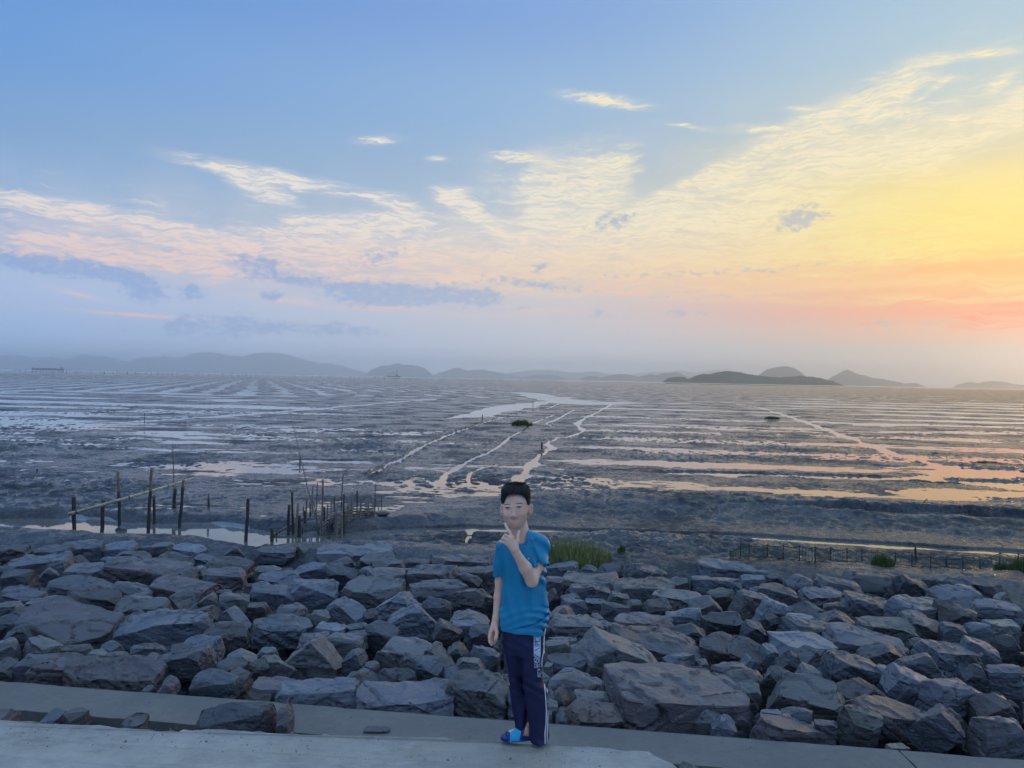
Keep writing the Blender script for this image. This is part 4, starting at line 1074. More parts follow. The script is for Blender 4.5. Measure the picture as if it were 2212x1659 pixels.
# ================================================================== stakes, fences, grass, ship, crane
def bark(name, c1, c2, scale=30):
    m, q, b = mat_new(name)
    c = q.n('ShaderNodeTexCoord').outputs['Object']
    n = q.noise(q.mapping(c, scale=(1, 1, .35)), scale, 5, 0.7)
    n2 = q.noise(c, scale * 0.35, 4, 0.7)
    col = q.mix(q.mapr(n, 0.35, 0.65), c1, c2)
    q.put(b.inputs['Base Color'], q.mix(q.mapr(n2, 0.45, 0.6, 0, 0.7), col, tuple(v * 0.45 for v in c1)))
    b.inputs['Roughness'].default_value = 0.8
    bn = q.n('ShaderNodeBump'); bn.inputs['Distance'].default_value = 0.01; q.put(bn.inputs['Height'], n); q.put(b.inputs['Normal'], bn.outputs[0])
    return m
M_wood = bark('weathered_wood', (0.20, 0.155, 0.12), (0.32, 0.26, 0.20))
M_mudwood = bark('mud_caked_wood', (0.035, 0.034, 0.034), (0.10, 0.092, 0.085))
M_bamboo = bark('dry_bamboo', (0.58, 0.48, 0.37), (0.70, 0.60, 0.47), 12)
M_grey = bark('grey_pole', (0.21, 0.205, 0.19), (0.30, 0.29, 0.27))
M_rope = simple('rope', (0.04, 0.038, 0.035), 0.9)

def stake_mesh(name, p0, p1, r0, r1, mat, seed, n=8, wob=0.12, m=9):
    p0, p1 = np.array(p0, float), np.array(p1, float)
    L = np.linalg.norm(p1 - p0)
    t = np.linspace(0, 1, m)
    pts = p0 + (p1 - p0) * t[:, None]
    pts[:, 0] += 0.012 * L * fbm2(t * 3 + seed, t * 0, 2, seed % 50)
    V, F = tube(pts, r0 + (r1 - r0) * t, n)
    V = V + wob * r0 * np.stack([fbm3(V * 12 + seed, 3, 1), fbm3(V * 12 + 9 + seed, 3, 2), 0 * V[:, 0]], -1)
    return V, F

def stake(px0, py0, px1, py1, w, label, group, mat=None, top=None, split=None, sink=0.25, wt=None, cat='post'):
    "post from its foot (px1,py1) up to its head (px0,py0); w = width in grid units"
    g0 = hit_ground(px1, py1)
    y = g0[1]
    tp = on_y(px0, py0, y)
    rr = w / FOC * y / 2
    root = empty('wooden_post', (g0[0], g0[1], g0[2]))
    tag(root, label, cat, group)
    p0 = np.array([0, 0, -sink]); p1 = tp - g0
    seed = int(px0 * 7 + py0) % 1000
    if split is None:
        V, F = stake_mesh('post', p0, p1, rr, rr * 0.9 if wt is None else wt / FOC * y / 2, mat or M_wood, seed)
        link('shaft', fix_tris(V, F, 'shaft', mat or M_wood, True), root)
    else:
        pm = p1 * split
        V, F = stake_mesh('post', p0, pm, rr * 1.08, rr, M_mudwood, seed, wob=0.35)
        link('muddy_base', fix_tris(V, F, 'muddy_base', M_mudwood, True), root)
        V, F = stake_mesh('post', pm - p1 * 0.02, p1, rr * 0.92, rr * 0.85, mat or M_wood, seed + 3)
        link('bare_top', fix_tris(V, F, 'bare_top', mat or M_wood, True), root)
    return root, g0, tp
def LP(X, Y): return 109.7 + .1488 * X, 1003.9 + .1488 * Y
posts = [((335, 455), (345, 1015), 52, .98, 'leftmost short post of the post row, under the low end of the bamboo pole'),
         ((762, 500), (738, 970), 50, .97, 'dark short post crossing in front of the bamboo pole, second from the left'),
         ((975, 95), (1005, 895), 44, .60, 'tall post with a brown top and stones at its foot, third from the left'),
         ((1465, 40), (1412, 980), 46, .62, 'tallest thick post of the row, tan top and mud-caked base'),
         ((1505, 440), (1500, 725), 38, .95, 'short post just right of the tallest post, behind the bamboo pole'),
         ((1805, 325), (1787, 620), 46, .9, 'post standing in the narrow pool at the far end of the bamboo pole'),
         ((1925, 215), (1865, 790), 42, .85, 'leaning jagged-topped post at the right end of the bamboo pole')]
pinfo = []
for (tx, ty), (bx, by), w, sp, lb in posts:
    a = LP(tx, ty); c = LP(bx, by)
    pinfo.append(stake(a[0], a[1], c[0], c[1], w * .1488, lb, 'posts in the mud by the creek', split=sp))
stake(450.6, 1066, 450.6, 1096, 4.2, 'short dark stub post alone in the narrow pool', 'posts in the mud by the creek', split=.6)
stake(535.3, 1078, 530.8, 1169, 7.6, 'lone dark post standing in the creek between bamboo pole and wattle trap', 'posts in the mud by the creek', M_mudwood)
stake(373, 958, 376, 1060, 2.2, 'thin tall rod rising behind the row of posts', 'thin rods on the flat', M_grey, cat='rod')
# the long bamboo pole resting across the posts
gA, gB = pinfo[0][1], pinfo[5][1]
pa = on_y(148.7, 1110.5, gA[1] - 0.12); pb = on_y(420.7, 1031.4, gB[1] + 0.6)
pm_ = on_y(312, 1064.5, (pinfo[3][1][1] + 0.15))
root = empty('bamboo_pole', tuple(pa)); tag(root, 'long pale bamboo pole lying slantwise across the row of posts', 'bamboo pole')
t_ = np.linspace(0, 1, 40)[:, None]
cur = (pa * (1 - t_) ** 2 + 2 * t_ * (1 - t_) * (2 * pm_ - 0.5 * pa - 0.5 * pb) + pb * t_ ** 2) - pa
rad = np.linspace(0.036, 0.018, 40)
V, F = tube(cur, rad, 12); link('cane', fix_tris(V, F, 'cane', M_bamboo, True), root)
for k in range(1, 39, 3):
    V, F = tube([cur[k] - (cur[k + 1] - cur[k]) * .05, cur[k] + (cur[k + 1] - cur[k]) * .05], rad[k] * 1.12, 12)
    link('node_ring', fix_tris(V, F, 'node_ring', M_bamboo, True), root)
for f in (0.065, 0.40, 0.70):
    k = int(f * 39)
    V, F = tube([cur[k] - (cur[k + 1] - cur[k]) * .12, cur[k] + (cur[k + 1] - cur[k]) * .12], rad[k] * 1.25, 12)
    link('rope_lashing', fix_tris(V, F, 'rope_lashing', M_rope, True), root)
def ground_rock(px, py, w, h, kind, tint, label, seed, dep=0.7):
    g0 = hit_ground(px, py + h * 0.4); m = g0[1] / FOC
    V, F = make_rock(w * m, w * m * dep, h * m * 1.25, kind, seed, 0.035, .8)
    o = link('rock', np_mesh('rock', V, F, RM[tint]), None, (g0[0], g0[1], g0[2] + h * m * 0.35)); tag(o, label, 'rock', 'stray stones on the mud'); return o
a = LP(1010, 925); ground_rock(a[0], a[1], 18, 9, 'w', 'p', 'pale stone at the foot of the third post in the creek', 61)
a = LP(1065, 945); ground_rock(a[0], a[1], 10, 6, 'b', 't', 'tan stone beside the pale stone at the third post', 62)
a = LP(440, 1000)
g0 = hit_ground(*a); tg = on_y(a[0] + 11, a[1] + 3, g0[1] - 0.1)
V, F = tube(np.array([[-0.1, 0, 0.03], [0.13, -0.03, 0.02]]), 0.035, 10)
o = link('broken_pipe', fix_tris(V, F, 'broken_pipe', M_grey, True), None, tuple(g0)); tag(o, 'short grey pipe lying at the foot of the leftmost post', 'pipe')

# ---- fish trap: stakes with a wattle screen
def TP(X, Y): return 581.5 + .124 * X, 998.5 + .124 * Y
st = [(345, 740, 330, 1200, 42, 'd'), (395, 515, 420, 1250, 32, 'd'), (505, 720, 460, 1150, 36, 'w'), (600, 760, 580, 1000, 24, 'g'), (515, 930, 540, 1300, 50, 'd'), (660, 590, 630, 1050, 25, 'w'), (625, 850, 635, 1050, 42, 'd'),
      (710, 700, 720, 950, 20, 'd'), (765, 405, 740, 900, 24, 'g'), (838, 340, 820, 850, 12, 'd'), (945, 295, 905, 1270, 27, 'w'), (960, 780, 950, 1030, 30, 'd'), (1020, 740, 1005, 950, 24, 'w'), (1080, 690, 1080, 860, 18, 'g'),
      (1135, 600, 1140, 860, 17, 'd'), (1185, 700, 1130, 1255, 30, 'g'), (1170, 730, 1190, 1220, 28, 'g'), (1285, 225, 1255, 860, 14, 'd'), (1302, 555, 1305, 1130, 24, 'd'), (1265, 860, 1265, 1180, 28, 'g'), (1380, 710, 1370, 1045, 34, 'g'),
      (1450, 520, 1420, 1010, 34, 'g'), (1530, 490, 1535, 770, 20, 'd'), (1597, 565, 1590, 980, 27, 'g'), (1690, 660, 1690, 760, 20, 'g'), (1730, 640, 1720, 940, 27, 'g'), (1825, 510, 1825, 930, 15, 'g'), (1860, 350, 1835, 860, 9, 'd'),
      (1900, 670, 1905, 920, 15, 'g'), (1958, 620, 1950, 810, 12, 'd'), (50, 1150, 45, 1370, 50, 'd'), (130, 1205, 100, 1300, 22, 'd'), (1055, 1040, 1045, 1330, 22, 'd'), (580, 1130, 575, 1260, 18, 'd')]
mt = {'d': M_mudwood, 'w': M_wood, 'g': M_grey}; mw = {'d': 'dark', 'w': 'brown', 'g': 'grey'}
order = sorted(range(len(st)), key=lambda i: st[i][0])
names = {}
for j, i in enumerate(order):
    X0, Y0, X1, Y1, w, c = st[i]
    Ls = Y1 - Y0
    hgt = 'tall' if Ls > 480 else ('short' if Ls < 240 else 'medium')
    th = 'thick' if w >= 33 else ('thin' if w <= 18 else 'plain')
    a = TP(X0, Y0); d_ = TP(X1, Y1)
    stake(a[0], a[1], d_[0], d_[1], w * .124 * 1.3, '%s %s %s stake, %s from the left in the fish trap' % (hgt, th, mw[c], ordn[j]), 'stakes of the fish trap in the creek', mt[c], cat='stake')
# leaning poles
def pole(pts, r0, r1, label, name='leaning_pole', mat=None, group=None, cat='pole', n=7):
    pts = np.array(pts, float); p0 = pts[0].copy()
    V, F = tube(pts - p0, np.linspace(r0, r1, len(pts)), n)
    o = link(name, fix_tris(V, F, name, mat or M_grey, True), None, tuple(p0)); tag(o, label, cat, group); return o
g0 = hit_ground(690.5, 1153)
pole([g0 - [0, 0, .2], on_y(682, 1120, g0[1]), on_y(664, 1052, g0[1] + .1), on_y(643, 962, g0[1] + .2), on_y(627, 889, g0[1] + .3)], 0.019, 0.004, 'very long thin pole leaning left out of the fish trap')
pole([g0 - [-.05, .1, .2], on_y(684, 1116, g0[1]), on_y(673.5, 1066, g0[1] - .1)], 0.018, 0.014, 'short pole leaning beside the long thin one in the fish trap')
a, c_, d_ = TP(20, 1310), TP(330, 1150), TP(700, 950)
g1, g2 = hit_ground(*a), hit_ground(*d_)
pole([g1, (g1 + g2) / 2 + [0, 0, .05], g2 + [0, 0, .05]], 0.025, 0.02, 'low brown stick lying between the left stakes of the fish trap', mat=M_wood)
# wattle screens
def wattle(corners, label, rows_, stk):
    "corners in trap coordinates: (Xl, Yl_top, Yl_bot, Xr, Yr_top, Yr_bot)"
    Xl, Yt, Yb, Xr, Yt2, Yb2 = corners
    a = hit_ground(*TP(Xl, Yb)); b_ = hit_ground(*TP(Xr, Yb2))
    at = on_y(*TP(Xl, Yt), a[1]); bt = on_y(*TP(Xr, Yt2), b_[1])
    root = empty('wattle_screen', tuple(a)); tag(root, label, 'wattle fence', 'wattle screens of the fish trap')
    L = np.linalg.norm(b_ - a)
    nrm = np.cross(b_ - a, [0, 0, 1]); nrm /= np.linalg.norm(nrm)
    for k in range(rows_):
        f = (k + .5) / rows_
        p, q_ = a * (1 - f) + at * f, b_ * (1 - f) + bt * f
        s_ = np.linspace(0, 1, 22)[:, None]
        pts = p * (1 - s_) + q_ * s_ + nrm * 0.022 * np.sin(s_ * math.pi * stk + (k % 2) * math.pi)
        pts[:, 2] += 0.012 * fbm2(s_[:, 0] * 6 + k * 3.7, s_[:, 0] * 0, 2, 3)
        V, F = tube(pts - a, 0.42 * (at[2] - a[2]) / rows_, 5)
        link('withy', fix_tris(V, F, 'withy', M_grey if k % 3 else M_wood, True), root)
wattle((1450, 800, 1005, 1815, 790, 925), 'woven wattle screen on the right half of the fish trap', 9, 5)
wattle((925, 1060, 1200, 1150, 880, 1010), 'pale woven wattle screen slanting down on the left of the fish trap', 8, 4)
wattle((1150, 880, 1120, 1440, 800, 1010), 'shaded middle wattle screen between the grey stakes of the fish trap', 9, 5)
# sack
m_sack = simple('sack_cloth', (0.30, 0.29, 0.26), 0.85, 0.3, 0.4, 9, 0.01, 30)
a = TP(1980, 925); g0 = hit_ground(*a)
u, v = np.meshgrid(np.linspace(0, 2 * np.pi, 28), np.linspace(0.02, np.pi - 0.02, 16))
S = np.stack([0.17 * np.cos(v), 0.09 * np.sin(v) * np.cos(u), 0.065 * np.sin(v) * np.sin(u)], -1).reshape(-1, 3)
S = S * (1 + 0.25 * fbm3(S * 14, 3, 4))[:, None]; S[:, 2] *= 1 - 0.35 * (S[:, 0] > 0.05) * (S[:, 0] - 0.05) / 0.12
o = link('sack', np_mesh('sack', S, grid_faces(16, 28), m_sack, True), None, (g0[0], g0[1], g0[2] + 0.055)); tag(o, 'pale tied sack lying at the right end of the fish trap', 'sack')
# lone sticks on the flat
for px, pt, pb_, w, lb in [(1170.5, 955, 969, 4, 'small dark stub post on the flat above the boy'), (1042, 895, 908, 2.2, 'tiny thin post by the silver channel far out'), (80, 1012, 1021, 2.5, 'tiny dark stub post far out near the left edge'),
                           (648, 990, 1006, 3, 'dark stub post at the foot of the pale streak on the flat'), (312, 890, 913, 1.3, 'thin distant rod left, far out on the flat')]:
    stake(px, pt, px, pb_, w, lb, 'posts far out on the flat', M_mudwood, sink=0.1)
stake(1151.5, 866, 1151, 884, 1.4, 'thin rod standing in the broad silver channel far out', 'posts far out on the flat', M_mudwood, sink=.1)
stake(2003, 1078, 1992, 1091, 2.5, 'short leaning stick among the golden puddles on the right', 'posts far out on the flat', M_mudwood, sink=.05)
stake(1541, 1135, 1533, 1185, 1.6, 'bare thin branch stuck in the mud right of the grass', 'thin rods on the flat', M_mudwood, sink=.05, wt=.6, cat='branch')

# ---- net fence on the right
m_net = simple('green_net', (0.045, 0.085, 0.06), 0.8)
net = [(1577, 1192, 1204), (1600, 1178, 1203), (1618, 1177.5, 1205), (1658, 1177.5, 1206), (1692, 1178.5, 1209), (1726.5, 1180, 1213), (1761, 1182, 1216), (1794.6, 1184, 1212), (1830, 1187, 1215), (1862, 1189, 1216), (1896, 1192, 1217), (1934, 1196, 1220),
       (1970, 1200, 1226), (2010, 1203, 1228), (2045, 1206, 1231), (2080, 1207, 1232), (2117, 1208, 1230), (2160, 1195, 1234), (2200, 1198, 1236), (2250, 1201, 1240)]
feet = [hit_ground(x, yb) for x, yt, yb in net]; heads = [on_y(x, yt, f[1]) for (x, yt, yb), f in zip(net, feet)]
root = empty('net_fence', tuple(feet[0])); tag(root, 'low sagging green net fence on thin stakes, right of the grass, before the creek', 'net fence')
for i, (f, h) in enumerate(zip(feet, heads)):
    V, F = stake_mesh('p', f - feet[0] - [0, 0, .1], h - feet[0] + [0, 0, .03], 0.011, 0.009, None, i + 3, 6)
    link('stake', fix_tris(V, F, 'stake', M_mudwood, True), root)
nv = []
for i in range(len(net) - 1):
    f0, f1, h0, h1 = feet[i], feet[i + 1], heads[i], heads[i + 1]
    L = np.linalg.norm(f1 - f0); nn_ = max(3, int(L / 0.045))
    ts = np.linspace(0, 1, nn_ + 1)
    sag = lambda t: 0.16 * 4 * t * (1 - t) * (0.25 + 0.1 * rnd.random())
    tops = [h0 * (1 - t) + h1 * t - np.array([0, 0, sag(t) * .5]) for t in ts]
    bots = [f0 * (1 - t) + f1 * t + np.array([0, 0, .02]) for t in ts]
    for a, c in zip(tops, bots): nv.append(((a - feet[0], c - feet[0]), 0.0032))
    for k in range(0, 10):
        w_ = k / 9
        line = [a * (1 - w_) + c * w_ - feet[0] for a, c in zip(tops, bots)]
        r_ = 0.008 if k in (0, 9) else 0.0032
        for a, c in zip(line[:-1], line[1:]): nv.append(((a, c), r_))
Vn, Fn = [], []
for (a, c), r_ in nv:
    i0 = len(Vn)
    for p in (a, c):
        d_ = (c - a) / (np.linalg.norm(c - a) + 1e-9); s1 = np.cross(d_, [0, 1, 0]); s1 /= np.linalg.norm(s1) + 1e-9
        Vn += [p + s1 * r_, p + np.array([0, -r_, 0]), p - s1 * r_]
    Fn += [(i0, i0 + 1, i0 + 4, i0 + 3), (i0 + 1, i0 + 2, i0 + 5, i0 + 4), (i0 + 2, i0, i0 + 3, i0 + 5)]
link('netting', np_mesh('netting', Vn, Fn, m_net), root)
stake(1977, 1180, 1981, 1212, 4.5, 'dark leaning post standing in front of the net fence, at the golden pool', 'posts in the mud by the creek', M_mudwood)

# ---- grass
def grass_mat(name, c1, c2):
    m, q, b = mat_new(name)
    c = q.n('ShaderNodeTexCoord').outputs['Object']
    n = q.noise(c, 9, 4, 0.6)
    q.put(b.inputs['Base Color'], q.mix(q.mapr(n, 0.35, 0.65), c1, c2)); b.inputs['Roughness'].default_value = 0.6
    b.inputs['Specular IOR Level'].default_value = 0.25
    return m
M_g1 = grass_mat('salt_grass', (0.15, 0.20, 0.06), (0.36, 0.37, 0.17)); M_g2 = grass_mat('dark_grass', (0.09, 0.15, 0.045), (0.18, 0.23, 0.085))
def tuft(px, py, hw, hp, nblades, label, mat, seed=1, wide=0.004, deep=0.45, group='grass clumps on the mud', prof=None):
    g0 = hit_ground(px, py); m = g0[1] / FOC
    rr = random.Random(seed); V, F = [], []
    UV = np.array([(rr.uniform(-1, 1), rr.uniform(-1, 1)) for _ in range(nblades)])
    GZ = mud_h(g0[0] + UV[:, 0] * hw * m, g0[1] + UV[:, 1] * hw * m * deep) - g0[2]
    for i in range(nblades):
        u, v = UV[i]
        if u * u + v * v > 1: continue
        x, y = u * hw * m, v * hw * m * deep
        env = (1 - 0.55 * abs(u) ** 2.2) if prof is None else prof(u)
        h = hp * m * env * (rr.uniform(0.35, 1.0) if rr.random() < .93 else rr.uniform(1.0, 1.3))
        gz = float(GZ[i])
        a = rr.uniform(0, 6.28); b_ = rr.uniform(0.05, 0.6) * h
        dx, dy = math.cos(a) * b_, math.sin(a) * b_
        w = wide * rr.uniform(.7, 1.3); ca, sa = math.cos(a + 1.57) * w, math.sin(a + 1.57) * w
        i0 = len(V)
        V += [(x - ca, y - sa, gz - .02), (x + ca, y + sa, gz - .02), (x + dx * .3 + ca * .8, y + dy * .3 + sa * .8, gz + h * .55), (x + dx * .3 - ca * .8, y + dy * .3 - sa * .8, gz + h * .55), (x + dx, y + dy, gz + h)]
        F += [(i0, i0 + 1, i0 + 2, i0 + 3), (i0 + 3, i0 + 2, i0 + 4, i0 + 4)]
    o = link('grass_clump', fix_tris(V, F, 'grass_clump', mat), None, tuple(g0)); tag(o, label, 'grass', group)
tuft(1243, 1208, 78, 42, 3400, 'big bright green grass clump right behind the boy, beside the rocks', M_g1, 1, 0.0045, .55, prof=lambda u: 1.0 if u < 0.1 else 1 - 0.35 * u)
tuft(1342, 1192, 9, 18, 260, 'thin sparse tuft just right of the big grass clump', M_g2, 2)
tuft(1906, 1221, 26, 30, 900, 'green grass clump in front of the middle of the net fence', M_g2, 3, .006)
tuft(2165, 1234, 18, 26, 520, 'narrow dark grass clump at the net fence near the right edge', M_g2, 4, .006)
tuft(2206, 1241, 26, 36, 900, 'dark grass clump cut by the right edge of the photo', M_g2, 5, .006)
tuft(1127, 918.5, 23, 13, 1500, 'green grass patch between the creeks above the boy', M_g2, 6, .014, .3)
tuft(1668, 904.5, 17, 6, 700, 'tiny dark grass patch far out on the right flat', M_g2, 7, .02, .3)
tuft(2135, 1000, 26, 5, 300, 'sparse dark weeds in the golden pond on the right', M_g2, 8, .01, .3)

# ---- ship, floating crane, distant net stakes
m_hull = simple('ship_paint', (0.06, 0.07, 0.09), 0.6, 0.3, 0.2, 0.02); m_sup = simple('ship_white', (0.30, 0.31, 0.33), 0.6)
c = on_y(104, 799, 9000.0); S = 9000 / FOC
root = empty('cargo_ship', (c[0], 9000, -0.3)); tag(root, 'long low cargo ship on the horizon at the far left', 'ship')
Lh = 34 * S
prof = [(-Lh, 0), (-Lh + 4 * S * .3, 0), (Lh - 1.5 * S, 0), (Lh, 4.4 * S), (Lh - 3 * S, 4.0 * S), (-Lh + 5 * S, 4.3 * S), (-Lh, 5.4 * S)]
bm = bmesh.new(); bw = 16
a_ = [bm.verts.new((x, -bw, z)) for x, z in prof]; b_ = [bm.verts.new((x, bw, z)) for x, z in prof]
bm.faces.new(a_); bm.faces.new(b_[::-1])
for i in range(len(prof)): bm.faces.new((a_[i], b_[i], b_[(i + 1) % len(prof)], a_[(i + 1) % len(prof)]))
bmesh.ops.recalc_face_normals(bm, faces=bm.faces[:]); me = bpy.data.meshes.new('hull'); bm.to_mesh(me); bm.free(); me.materials.append(m_hull); link('hull', me, root)
V, F = join_vf([box_vf(Lh - 7 * S, Lh - 3.5 * S, -12, 12, 4.0 * S, 6.2 * S), box_vf(Lh - 6 * S, Lh - 4 * S, -15, 15, 6.2 * S, 7.2 * S)]); link('superstructure', np_mesh('superstructure', V, F, m_sup), root)
V, F = box_vf(Lh - 4.6 * S, Lh - 3.8 * S, -3, 3, 7.2 * S, 8.6 * S); link('funnel', np_mesh('funnel', V, F, m_hull), root)
for k in range(4):
    x = -Lh + (10 + 13 * k) * S * .9; V, F = box_vf(x, x + 7 * S, -10, 10, 4.25 * S, 4.9 * S); link('hatch_cover', np_mesh('hatch_cover', V, F, m_hull), root)
c = on_y(848, 814.6, 9000.0); S = 9000 / FOC
root = empty('crane_barge', (c[0], 9000, -0.3)); tag(root, 'floating crane with a long boom on a barge, on the horizon left of centre', 'crane')
V, F = box_vf(-13 * S, 18 * S, -9, 9, 0, 2.6 * S); link('barge', np_mesh('barge', V, F, m_hull), root)
V, F = box_vf(6.5 * S, 11 * S, -5, 5, 2.6 * S, 6.0 * S); link('cabin', np_mesh('cabin', V, F, m_hull), root)
def bars(segs, r_): return join_vf([tube(np.array(s_, float), r_, 5) for s_ in segs])
V, F = bars([[(7 * S, 0, 6 * S), (10 * S, 0, 16 * S)], [(11 * S, 0, 6 * S), (10 * S, 0, 16 * S)], [(8 * S, 0, 9.5 * S), (10.7 * S, 0, 9.5 * S)], [(9 * S, 0, 12.5 * S), (10.3 * S, 0, 12.5 * S)]], 1.3); link('mast', fix_tris(V, F, 'mast', m_hull), root)
V, F = bars([[(6.5 * S, 0, 6.3 * S), (-9 * S, 0, 7.6 * S)], [(6.5 * S, 0, 7.6 * S), (-9 * S, 0, 8.3 * S)], [(-8 * S, 0, 8 * S), (-8 * S, 0, 3 * S)]], 1.2); link('boom', fix_tris(V, F, 'boom', m_hull), root)
V, F = bars([[(10 * S, 0, 16 * S), (-8.5 * S, 0, 8.3 * S)]], 0.7); link('stay_cable', fix_tris(V, F, 'stay_cable', m_hull), root)
m_stk = simple('net_stake', (0.07, 0.075, 0.085), 0.8)
V, F = box_vf(-.16, .16, -.16, .16, -.6, 1.0); me_s = np_mesh('net_stake', V, F, m_stk)
rs_ = random.Random(5)
for i in range(150):
    px = 40 + (i / 150) ** 0.95 * 1180 + rs_.uniform(-6, 6)
    if 560 < px < 650 and rs_.random() < .5: continue
    dist = rs_.uniform(1150, 1600)
    o = link('net_stake', me_s, None, (((px - 1106) / FOC) * dist, dist, -0.3))
    o.scale = (1, 1, rs_.uniform(2.4, 4.8))
    tag(o, 'thin fishing net stake in the line of stakes along the horizon', 'stake', 'net stakes standing in the sea along the horizon')
# ================================================================== the boy
BY = 4.12                                   # distance of the boy
M1 = BY / FOC                               # metres per grid unit at the boy
def bp(px, py, dy=0.0):
    p = on_y(px, py, BY)
    return np.array([p[0], p[1] + dy, p[2]])

class SDF:
    def __init__(s, lo, hi, h):
        s.lo = np.array(lo, float); s.h = h
        s.n = np.ceil((np.array(hi) - s.lo) / h).astype(int) + 1
        s.F = np.full(s.n, 0.5, np.float32)
    def region(s, lo, hi):
        a = np.clip(np.floor((np.array(lo) - s.lo) / s.h).astype(int), 0, s.n - 1)
        b = np.clip(np.ceil((np.array(hi) - s.lo) / s.h).astype(int) + 1, 1, s.n)
        if np.any(b <= a): return None
        sl = tuple(slice(i, j) for i, j in zip(a, b))
        ax = [s.lo[i] + s.h * np.arange(a[i], b[i], dtype=np.float32) for i in range(3)]
        return sl, np.meshgrid(*ax, indexing='ij')
    def add(s, fn, lo, hi, k=0.01, op='u'):
        m = k + 3 * s.h + 0.006
        r = s.region(np.array(lo) - m, np.array(hi) + m)
        if r is None: return
        sl, (X, Y, Z) = r
        d = fn(X, Y, Z).astype(np.float32); f = s.F[sl]
        if op == 'u':
            hh = np.maximum(k - np.abs(f - d), 0) / max(k, 1e-6); s.F[sl] = np.minimum(f, d) - hh * hh * k * 0.25
        elif op == 's':
            d = -d; hh = np.maximum(k - np.abs(f - d), 0) / max(k, 1e-6); s.F[sl] = np.maximum(f, d) + hh * hh * k * 0.25
    def cone(s, a, b, ra, rb, k=0.01, op='u', sq=None):
        a, b = np.array(a, float), np.array(b, float); v = b - a; L2 = v @ v
        R_ = max(ra, rb)
        def fn(X, Y, Z):
            px, py, pz = X - a[0], Y - a[1], Z - a[2]
            t = np.clip((px * v[0] + py * v[1] + pz * v[2]) / L2, 0, 1)
            dx, dy, dz = px - t * v[0], py - t * v[1], pz - t * v[2]
            return np.sqrt(dx * dx + dy * dy + dz * dz) - (ra + (rb - ra) * t)
        s.add(fn, np.minimum(a, b) - R_, np.maximum(a, b) + R_, k, op)
    def ell(s, c, r, k=0.01, op='u', rot=None):
        c = np.array(c, float); r = np.array(r, float); M = np.eye(3) if rot is None else np.array(rot)
        R_ = r.max()
        def fn(X, Y, Z):
            x, y, z = X - c[0], Y - c[1], Z - c[2]
            u = (M[0, 0] * x + M[1, 0] * y + M[2, 0] * z) / r[0]; v = (M[0, 1] * x + M[1, 1] * y + M[2, 1] * z) / r[1]; w = (M[0, 2] * x + M[1, 2] * y + M[2, 2] * z) / r[2]
            k0 = np.sqrt(u * u + v * v + w * w) + 1e-6; k1 = np.sqrt((u / r[0]) ** 2 + (v / r[1]) ** 2 + (w / r[2]) ** 2) + 1e-6
            return k0 * (k0 - 1) / k1
        s.add(fn, c - R_, c + R_, k, op)
    def column(s, zs, cx, ax, cy, ay, k=0.01, p=2.3):
        "upright body of super-elliptic sections; arrays ascending in z"
        zs, cx, ax, cy, ay = map(np.array, (zs, cx, ax, cy, ay))
        def fn(X, Y, Z):
            Zc = np.clip(Z, zs[0], zs[-1])
            c0, a0, c1, a1 = (np.interp(Zc, zs, v) for v in (cx, ax, cy, ay))
            rr = (np.abs((X - c0) / a0) ** p + np.abs((Y - c1) / a1) ** p) ** (1 / p)
            d = (rr - 1) * np.minimum(a0, a1) * 0.9
            e = np.maximum(zs[0] - Z, Z - zs[-1])
            return np.maximum(d, e)
        lo = [(cx - ax).min(), (cy - ay).min(), zs[0]]; hi = [(cx + ax).max(), (cy + ay).max(), zs[-1]]
        s.add(fn, lo, hi, k)
    def grid(s):
        return np.meshgrid(*[s.lo[i] + s.h * np.arange(s.n[i], dtype=np.float32) for i in range(3)], indexing='ij')
    def mesh(s):
        F = s.F; S = F < 0
        n = F.shape
        c = np.zeros((n[0] - 1, n[1] - 1, n[2] - 1), np.int8)
        for i in (0, 1):
            for j in (0, 1):
                for k in (0, 1):
                    c += S[i:n[0] - 1 + i, j:n[1] - 1 + j, k:n[2] - 1 + k]
        act = (c > 0) & (c < 8)
        idx = np.argwhere(act)
        ids = np.full(act.shape, -1, np.int32); ids[act] = np.arange(len(idx))
        acc = np.zeros((len(idx), 3)); cnt = np.zeros(len(idx))
        cor = [(i, j, k) for i in (0, 1) for j in (0, 1) for k in (0, 1)]
        for a in cor:
            for ax in range(3):
                if a[ax]: continue
                b = list(a); b[ax] = 1
                fa = F[idx[:, 0] + a[0], idx[:, 1] + a[1], idx[:, 2] + a[2]]; fb = F[idx[:, 0] + b[0], idx[:, 1] + b[1], idx[:, 2] + b[2]]
                m = (fa < 0) != (fb < 0)
                t = fa / np.where(m, fa - fb, 1)
                p = np.array(a, float) + np.outer(t, np.array(b) - np.array(a))
                acc[m] += p[m]; cnt[m] += 1
        V = s.lo + s.h * (idx + acc / cnt[:, None])
        Q = []
        for ax in range(3):
            o1, o2 = (ax + 1) % 3, (ax + 2) % 3
            sl0 = [slice(None)] * 3; sl1 = [slice(None)] * 3
            sl0[ax] = slice(0, n[ax] - 1); sl1[ax] = slice(1, n[ax])
            for o in (o1, o2): sl0[o] = slice(1, n[o] - 1); sl1[o] = slice(1, n[o] - 1)
            A, B = S[tuple(sl0)], S[tuple(sl1)]
            e = np.argwhere(A != B); sg = A[A != B]
            e[:, o1] += 1; e[:, o2] += 1
            def cell(d1, d2):
                q_ = e.copy(); q_[:, o1] -= d1; q_[:, o2] -= d2
                return ids[q_[:, 0], q_[:, 1], q_[:, 2]]
            quad = np.stack([cell(1, 1), cell(0, 1), cell(0, 0), cell(1, 0)], -1)
            quad[~sg] = quad[~sg][:, ::-1]
            Q.append(quad)
        return V, np.vstack(Q)

